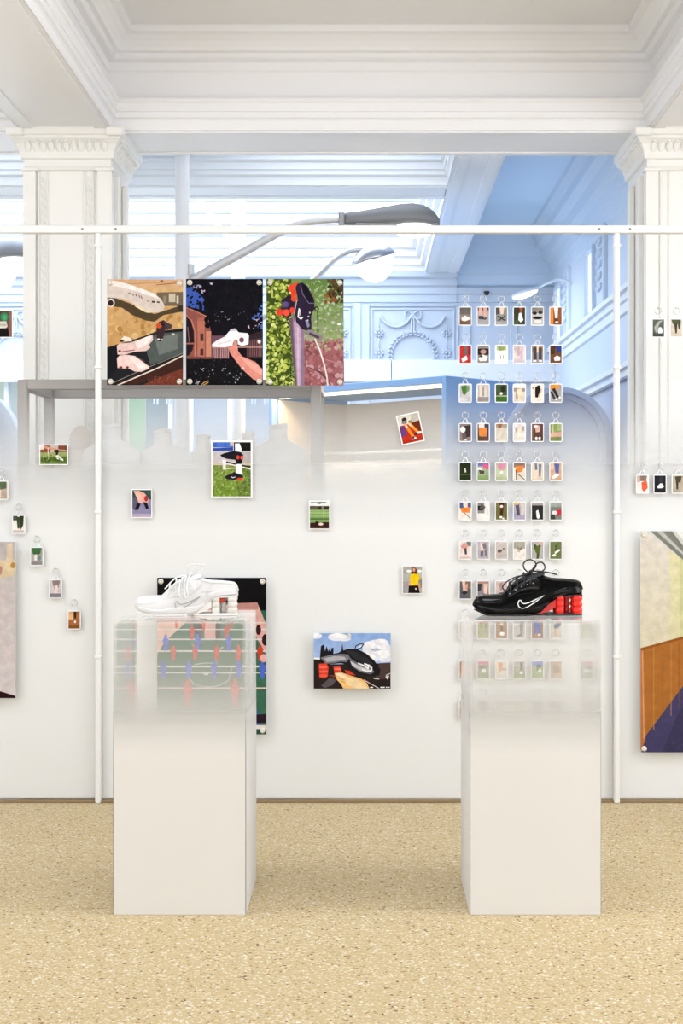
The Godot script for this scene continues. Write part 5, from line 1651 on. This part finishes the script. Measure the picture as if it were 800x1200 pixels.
func build_back_room() -> void:
	# grey rack round the mannequins
	var grey := mat("98938f", 0.5)
	var zf := 5.66
	var zb := 6.12
	var x0 := at(27.5, 0, zf).x
	var x1 := at(370, 0, zf).x
	var top := H + (VY - 445.0) * zf / F
	var t := thing("garment_rack", "grey square-tube rack open on all sides, holding the mannequins behind the glass", "rack", Vector3((x0 + x1) * 0.5, 0, -(zf + zb) * 0.5))
	var w := (x1 - x0) * 0.5
	var d := (zb - zf) * 0.5
	for q in [[-w, d], [w, d], [-w, -d], [w, -d]]:
		var s := begin()
		cbox(s, Vector3(q[0], top * 0.5, q[1]), Vector3(0.04, top, 0.04), 0.003)
		done(s, "post", grey, t)
	for q in [[0.0, d, w * 2 - 0.04, 0.04], [0.0, -d, w * 2 - 0.04, 0.04], [-w, 0.0, 0.04, d * 2 - 0.04], [w, 0.0, 0.04, d * 2 - 0.04]]:
		for y in [top - 0.02, 0.06]:
			var s := begin()
			cbox(s, Vector3(q[0], y, q[1]), Vector3(q[2], 0.04, q[3]), 0.003)
			done(s, "top_bar" if y > 0.5 else "foot_bar", grey, t)
	torso("round-headed beige mannequin inside the grey rack, beside its posts", 95, 506, 6.04, 0.22, "cdbcae", true)
	torso("white headless mannequin with slender neck, nearest to the post of the glass", 131, 499, 5.82, 0.24, "efeeec")
	torso("broad white headless mannequin in the grey rack, below the airliner poster", 191, 505, 5.9, 0.25, "f1f0ee")
	torso("white headless mannequin behind the rack, under the station poster", 238, 511, 6.35, 0.2, "e6e2db")
	torso("white headless mannequin behind the photo of the white bench", 291, 508, 6.6, 0.2, "e4e0da")
	torso("white headless mannequin at the rack's end, next to the lit cabinet", 326, 499, 5.9, 0.25, "eeece8")

	# lit cabinet with hanging clothes, turned on the floor
	var blue := mat("86b2e4", 0.45)
	var cream := mat("efe0cc", 0.6)
	var cab := thing("clothes_cabinet", "blue open-fronted cabinet with a warm light strip and white clothes on a rail", "cabinet", at(522, 440, 7.63) * Vector3(1, 0, 1))
	var ang := 2.377
	cab.rotation.y = ang   # local +x runs along the open front, away from the near corner; local +z is the depth
	var ch := H + (VY - 440.0) * 7.63 / F
	var cw := 1.42
	var cd := 0.66
	var parts := [
		["side_panel", Vector3(0.015, ch * 0.5, cd * 0.5), Vector3(0.03, ch, cd), blue],
		["side_panel", Vector3(cw - 0.015, ch * 0.5, cd * 0.5), Vector3(0.03, ch, cd), blue],
		["top_panel", Vector3(cw * 0.5, ch - 0.02, cd * 0.5), Vector3(cw - 0.062, 0.04, cd), blue],
		["back_panel", Vector3(cw * 0.5, ch * 0.5 - 0.03, cd - 0.015), Vector3(cw - 0.062, ch - 0.062, 0.03), cream],
		["inner_panel", Vector3(cw - 0.036, ch * 0.5 - 0.03, cd * 0.5 + 0.02), Vector3(0.01, ch - 0.064, cd - 0.06), cream],
		["inner_panel", Vector3(0.036, ch * 0.5 - 0.03, cd * 0.5 + 0.02), Vector3(0.01, ch - 0.064, cd - 0.06), cream],
		["base_panel", Vector3(cw * 0.5, 0.05, cd * 0.5 + 0.02), Vector3(cw - 0.09, 0.1, cd - 0.06), cream]]
	for q in parts:
		var s := begin()
		cbox(s, q[1], q[2], 0.003)
		done(s, q[0], q[3], cab)
	var s := begin()
	cbox(s, Vector3(cw * 0.5, ch - 0.049, 0.05), Vector3(cw - 0.1, 0.016, 0.02), 0.003)
	done(s, "light_strip", glow("ffe2b8", 3.0), cab)
	var al := AreaLight3D.new()
	al.name = "strip_light"
	al.area_size = Vector2(cw - 0.12, 0.02)
	al.light_color = Color("ffdcae")
	al.light_energy = 1.1
	al.shadow_enabled = true
	cab.add_child(al)
	al.position = Vector3(cw * 0.5, ch - 0.059, 0.05)
	al.rotation = Vector3(-PI / 2 + 0.5, 0, 0)
	s = begin(true)
	var ry := H + (VY - 524.0) * 7.63 / F
	tube(s, [Vector3(0.042, ry, 0.31), Vector3(cw - 0.042, ry, 0.31)], 0.011, 10)
	done(s, "rail", mat("f0eeea", 0.3, 0.3), cab)
	# white garments on hangers, each its own
	var proto: Node3D
	var tones := ["white", "pale grey", "off-white"]
	for i in 11:
		var g: Node3D
		if proto == null:
			g = Node3D.new()
			add_child(g)
			s = begin(true)
			tube(s, curve([Vector3(0, -0.002, 0.012), Vector3(0, 0.013, 0.008), Vector3(0, 0.013, -0.008), Vector3(0, -0.002, -0.013), Vector3(0, -0.03, -0.004), Vector3(0, -0.055, 0)], 4), 0.0022, 6)
			tube(s, [Vector3(0, -0.055, 0), Vector3(0, -0.105, 0.17)], 0.004, 6)
			tube(s, [Vector3(0, -0.055, 0), Vector3(0, -0.105, -0.17)], 0.004, 6)
			done(s, "hanger", mat("dcdcdc", 0.3, 0.7), g)
			s = begin(true)
			var rings := []
			for q in [[-0.062, 0.045, 0.010], [-0.078, 0.10, 0.02], [-0.11, 0.19, 0.024], [-0.20, 0.18, 0.026], [-0.40, 0.185, 0.03], [-0.62, 0.2, 0.034]]:
				var ring := PackedVector3Array()
				for k in 20:
					var a := TAU * k / 20.0
					ring.append(Vector3(sin(a) * q[2] * (1.0 + 0.25 * sin(a * 5.0)), q[0], cos(a) * q[1]))
				rings.append(ring)
			loft(s, rings, true)
			done(s, "garment", mat("f1f1f1", 0.8), g)
			proto = g
		else:
			g = proto.duplicate()
			add_child(g)
		g.name = numbered("hanging_garment")
		tag(g, "white garment hanging on the rail of the lit cabinet", "garment", "white garments hanging in the lit cabinet")
		var lx := 0.17 + i * 0.1
		g.transform = cab.transform * Transform3D(Basis(Vector3.UP, 0.12 * sin(i * 2.3)), Vector3(lx, ry + 0.011, 0.31))

	# round-topped blue arches
	arch("round-topped pale blue arch standing behind the tag grid", Vector3(at(655, 0, 7.72).x, 0, -7.72), 0.296, 1.807, "a9bfe6")
	arch("round-topped pale blue arch at the picture's edge beside the grey rack", Vector3(-2.13, 0, -7.23), 0.36, 1.80, "c3d2ea")

	var mp := at(213.5, 0, 7.07)
	cobra_lamp("long grey street lamp head on a bent arm crossing the skylight", Vector3(mp.x, 0, -7.07), 0.037,
		[at(214, 338, 7.07), at(240, 320, 7.07), at(290, 293, 7.07), at(330, 271, 7.07), at(355, 261.5, 7.07), at(380, 258.5, 7.07), at(403, 257.5, 7.07)], at(403, 257.5, 7.07), 0.478, 0.0)
	var bp := at(279, 0, 8.27)
	bowl_lamp("small chrome street lamp with a white bowl lens, under the long grey one", Vector3(bp.x, 0, -8.27), 0.041,
		[at(279, 392, 8.27), at(320, 363, 8.22), at(365, 330, 8.05), at(390, 306, 7.95), at(410, 294.5, 7.9), at(430, 292, 7.9)], at(436, 299, 7.9), 0.124)
	var lp := Vector3(-3.23, 0, -8.1)
	cobra_lamp("grey street lamp head at the picture's edge, half hidden by the column", lp, 0.037,
		[lp + Vector3(0, 2.25, 0), lp + Vector3(0.3, 2.52, 0), lp + Vector3(0.58, 2.59, 0), lp + Vector3(0.88, 2.6, 0)], lp + Vector3(0.88, 2.6, 0), 0.478, 0.0)
	var lq := Vector3(-2.78, 0, -8.6)
	bowl_lamp("white bowl lens street lamp at the picture's edge above the dark small photo", lq, 0.041,
		[lq + Vector3(0, 2.2, 0), lq + Vector3(0.2, 2.45, 0.1), lq + Vector3(0.36, 2.58, 0.15), lq + Vector3(0.5, 2.6, 0.15)], lq + Vector3(0.56, 2.585, 0.15), 0.124)

	# flat lamp on the side wall of the back room
	var wl := thing("wall_lamp", "bright flat oval lamp on a thin arm above the tag grid", "lamp", Vector3(1.315, 2.583, -9.31))
	var hd := at(615, 345, 9.31) - wl.position
	s = begin(true)
	tube(s, curve([Vector3(0.04, 0.03, 0), Vector3(-0.05, 0.06, 0), hd + Vector3(0.06, 0.035, 0)], 5), 0.009, 8)
	done(s, "arm", mat("dfe6ee", 0.4), wl)
	s = begin(true)
	var tilt := Basis(Vector3(0, 0, 1), 0.3)
	ball(s, hd + Vector3(0, 0.012, 0), Vector3(0.095, 0.018, 0.06), 16, tilt)
	done(s, "housing", mat("e6ebf1", 0.4), wl)
	s = begin(true)
	ball(s, hd, Vector3(0.088, 0.022, 0.056), 16, tilt)
	done(s, "lens", glow("ffffff", 2.0), wl)
	lamp(wl, hd + Vector3(0, -0.08, 0.02), "f6f9ff", 0.05, 0.05)
	# small black camera dome on the back wall
	var cm := thing("camera_dome", "tiny black camera dome on the pale blue back wall above the tag grid", "camera", at(570, 344, 10.26))
	s = begin(true)
	ball(s, Vector3(0, 0, 0.0), Vector3(0.018, 0.014, 0.018), 12)
	done(s, "dome", mat("0c0c0e", 0.2), cm)
	s = begin(true)
	lathe(s, [Vector2(0.0001, 0.016), Vector2(0.02, 0.016), Vector2(0.021, 0.008), Vector2(0.02, 0.0)], 14)
	done(s, "mount", mat("20242a", 0.4), cm)

func arch(label: String, where: Vector3, r: float, top: float, hex: String) -> void:
	var t := thing("arch", label, "arch", where)
	var m := mat(hex, 0.6)
	for q in [[r, 0.0, 0.10, "outer_band"], [r * 0.9, -0.06, 0.09, "inner_band"], [r * 0.82, -0.12, 0.08, "back_panel"]]:
		var s := begin()
		var poly := PackedVector2Array()
		var ri: float = q[0]
		for k in 25:
			var a := PI * k / 24.0
			poly.append(Vector2(cos(a) * ri, top - r + sin(a) * ri))
		if q[3] != "back_panel":
			var inner: float = ri * 0.9
			poly.append(Vector2(-ri, 0)); poly.append(Vector2(-inner, 0))
			for k in 25:
				var a := PI * (24 - k) / 24.0
				poly.append(Vector2(cos(a) * inner, top - r + sin(a) * inner))
			poly.append(Vector2(inner, 0)); poly.append(Vector2(ri, 0))
		else:
			poly.append(Vector2(-ri, 0)); poly.append(Vector2(ri, 0))
		prism(s, poly, q[1] - q[2], q[1])
		done(s, q[3], m, t)

# ---------------------------------------------------------------- build
func _ready() -> void:
	rng.seed = 3
	set_camera_and_light()
	build_shell()
	build_partition()
	build_plinth(133.2, 287.5, "frosted white acrylic plinth, clear at the top, under the white shoe")
	build_plinth(551.0, 703.5, "frosted white acrylic plinth, clear at the top, under the black shoe")
	build_shoes()
	build_back_room()
	build_posters()
	build_tags()
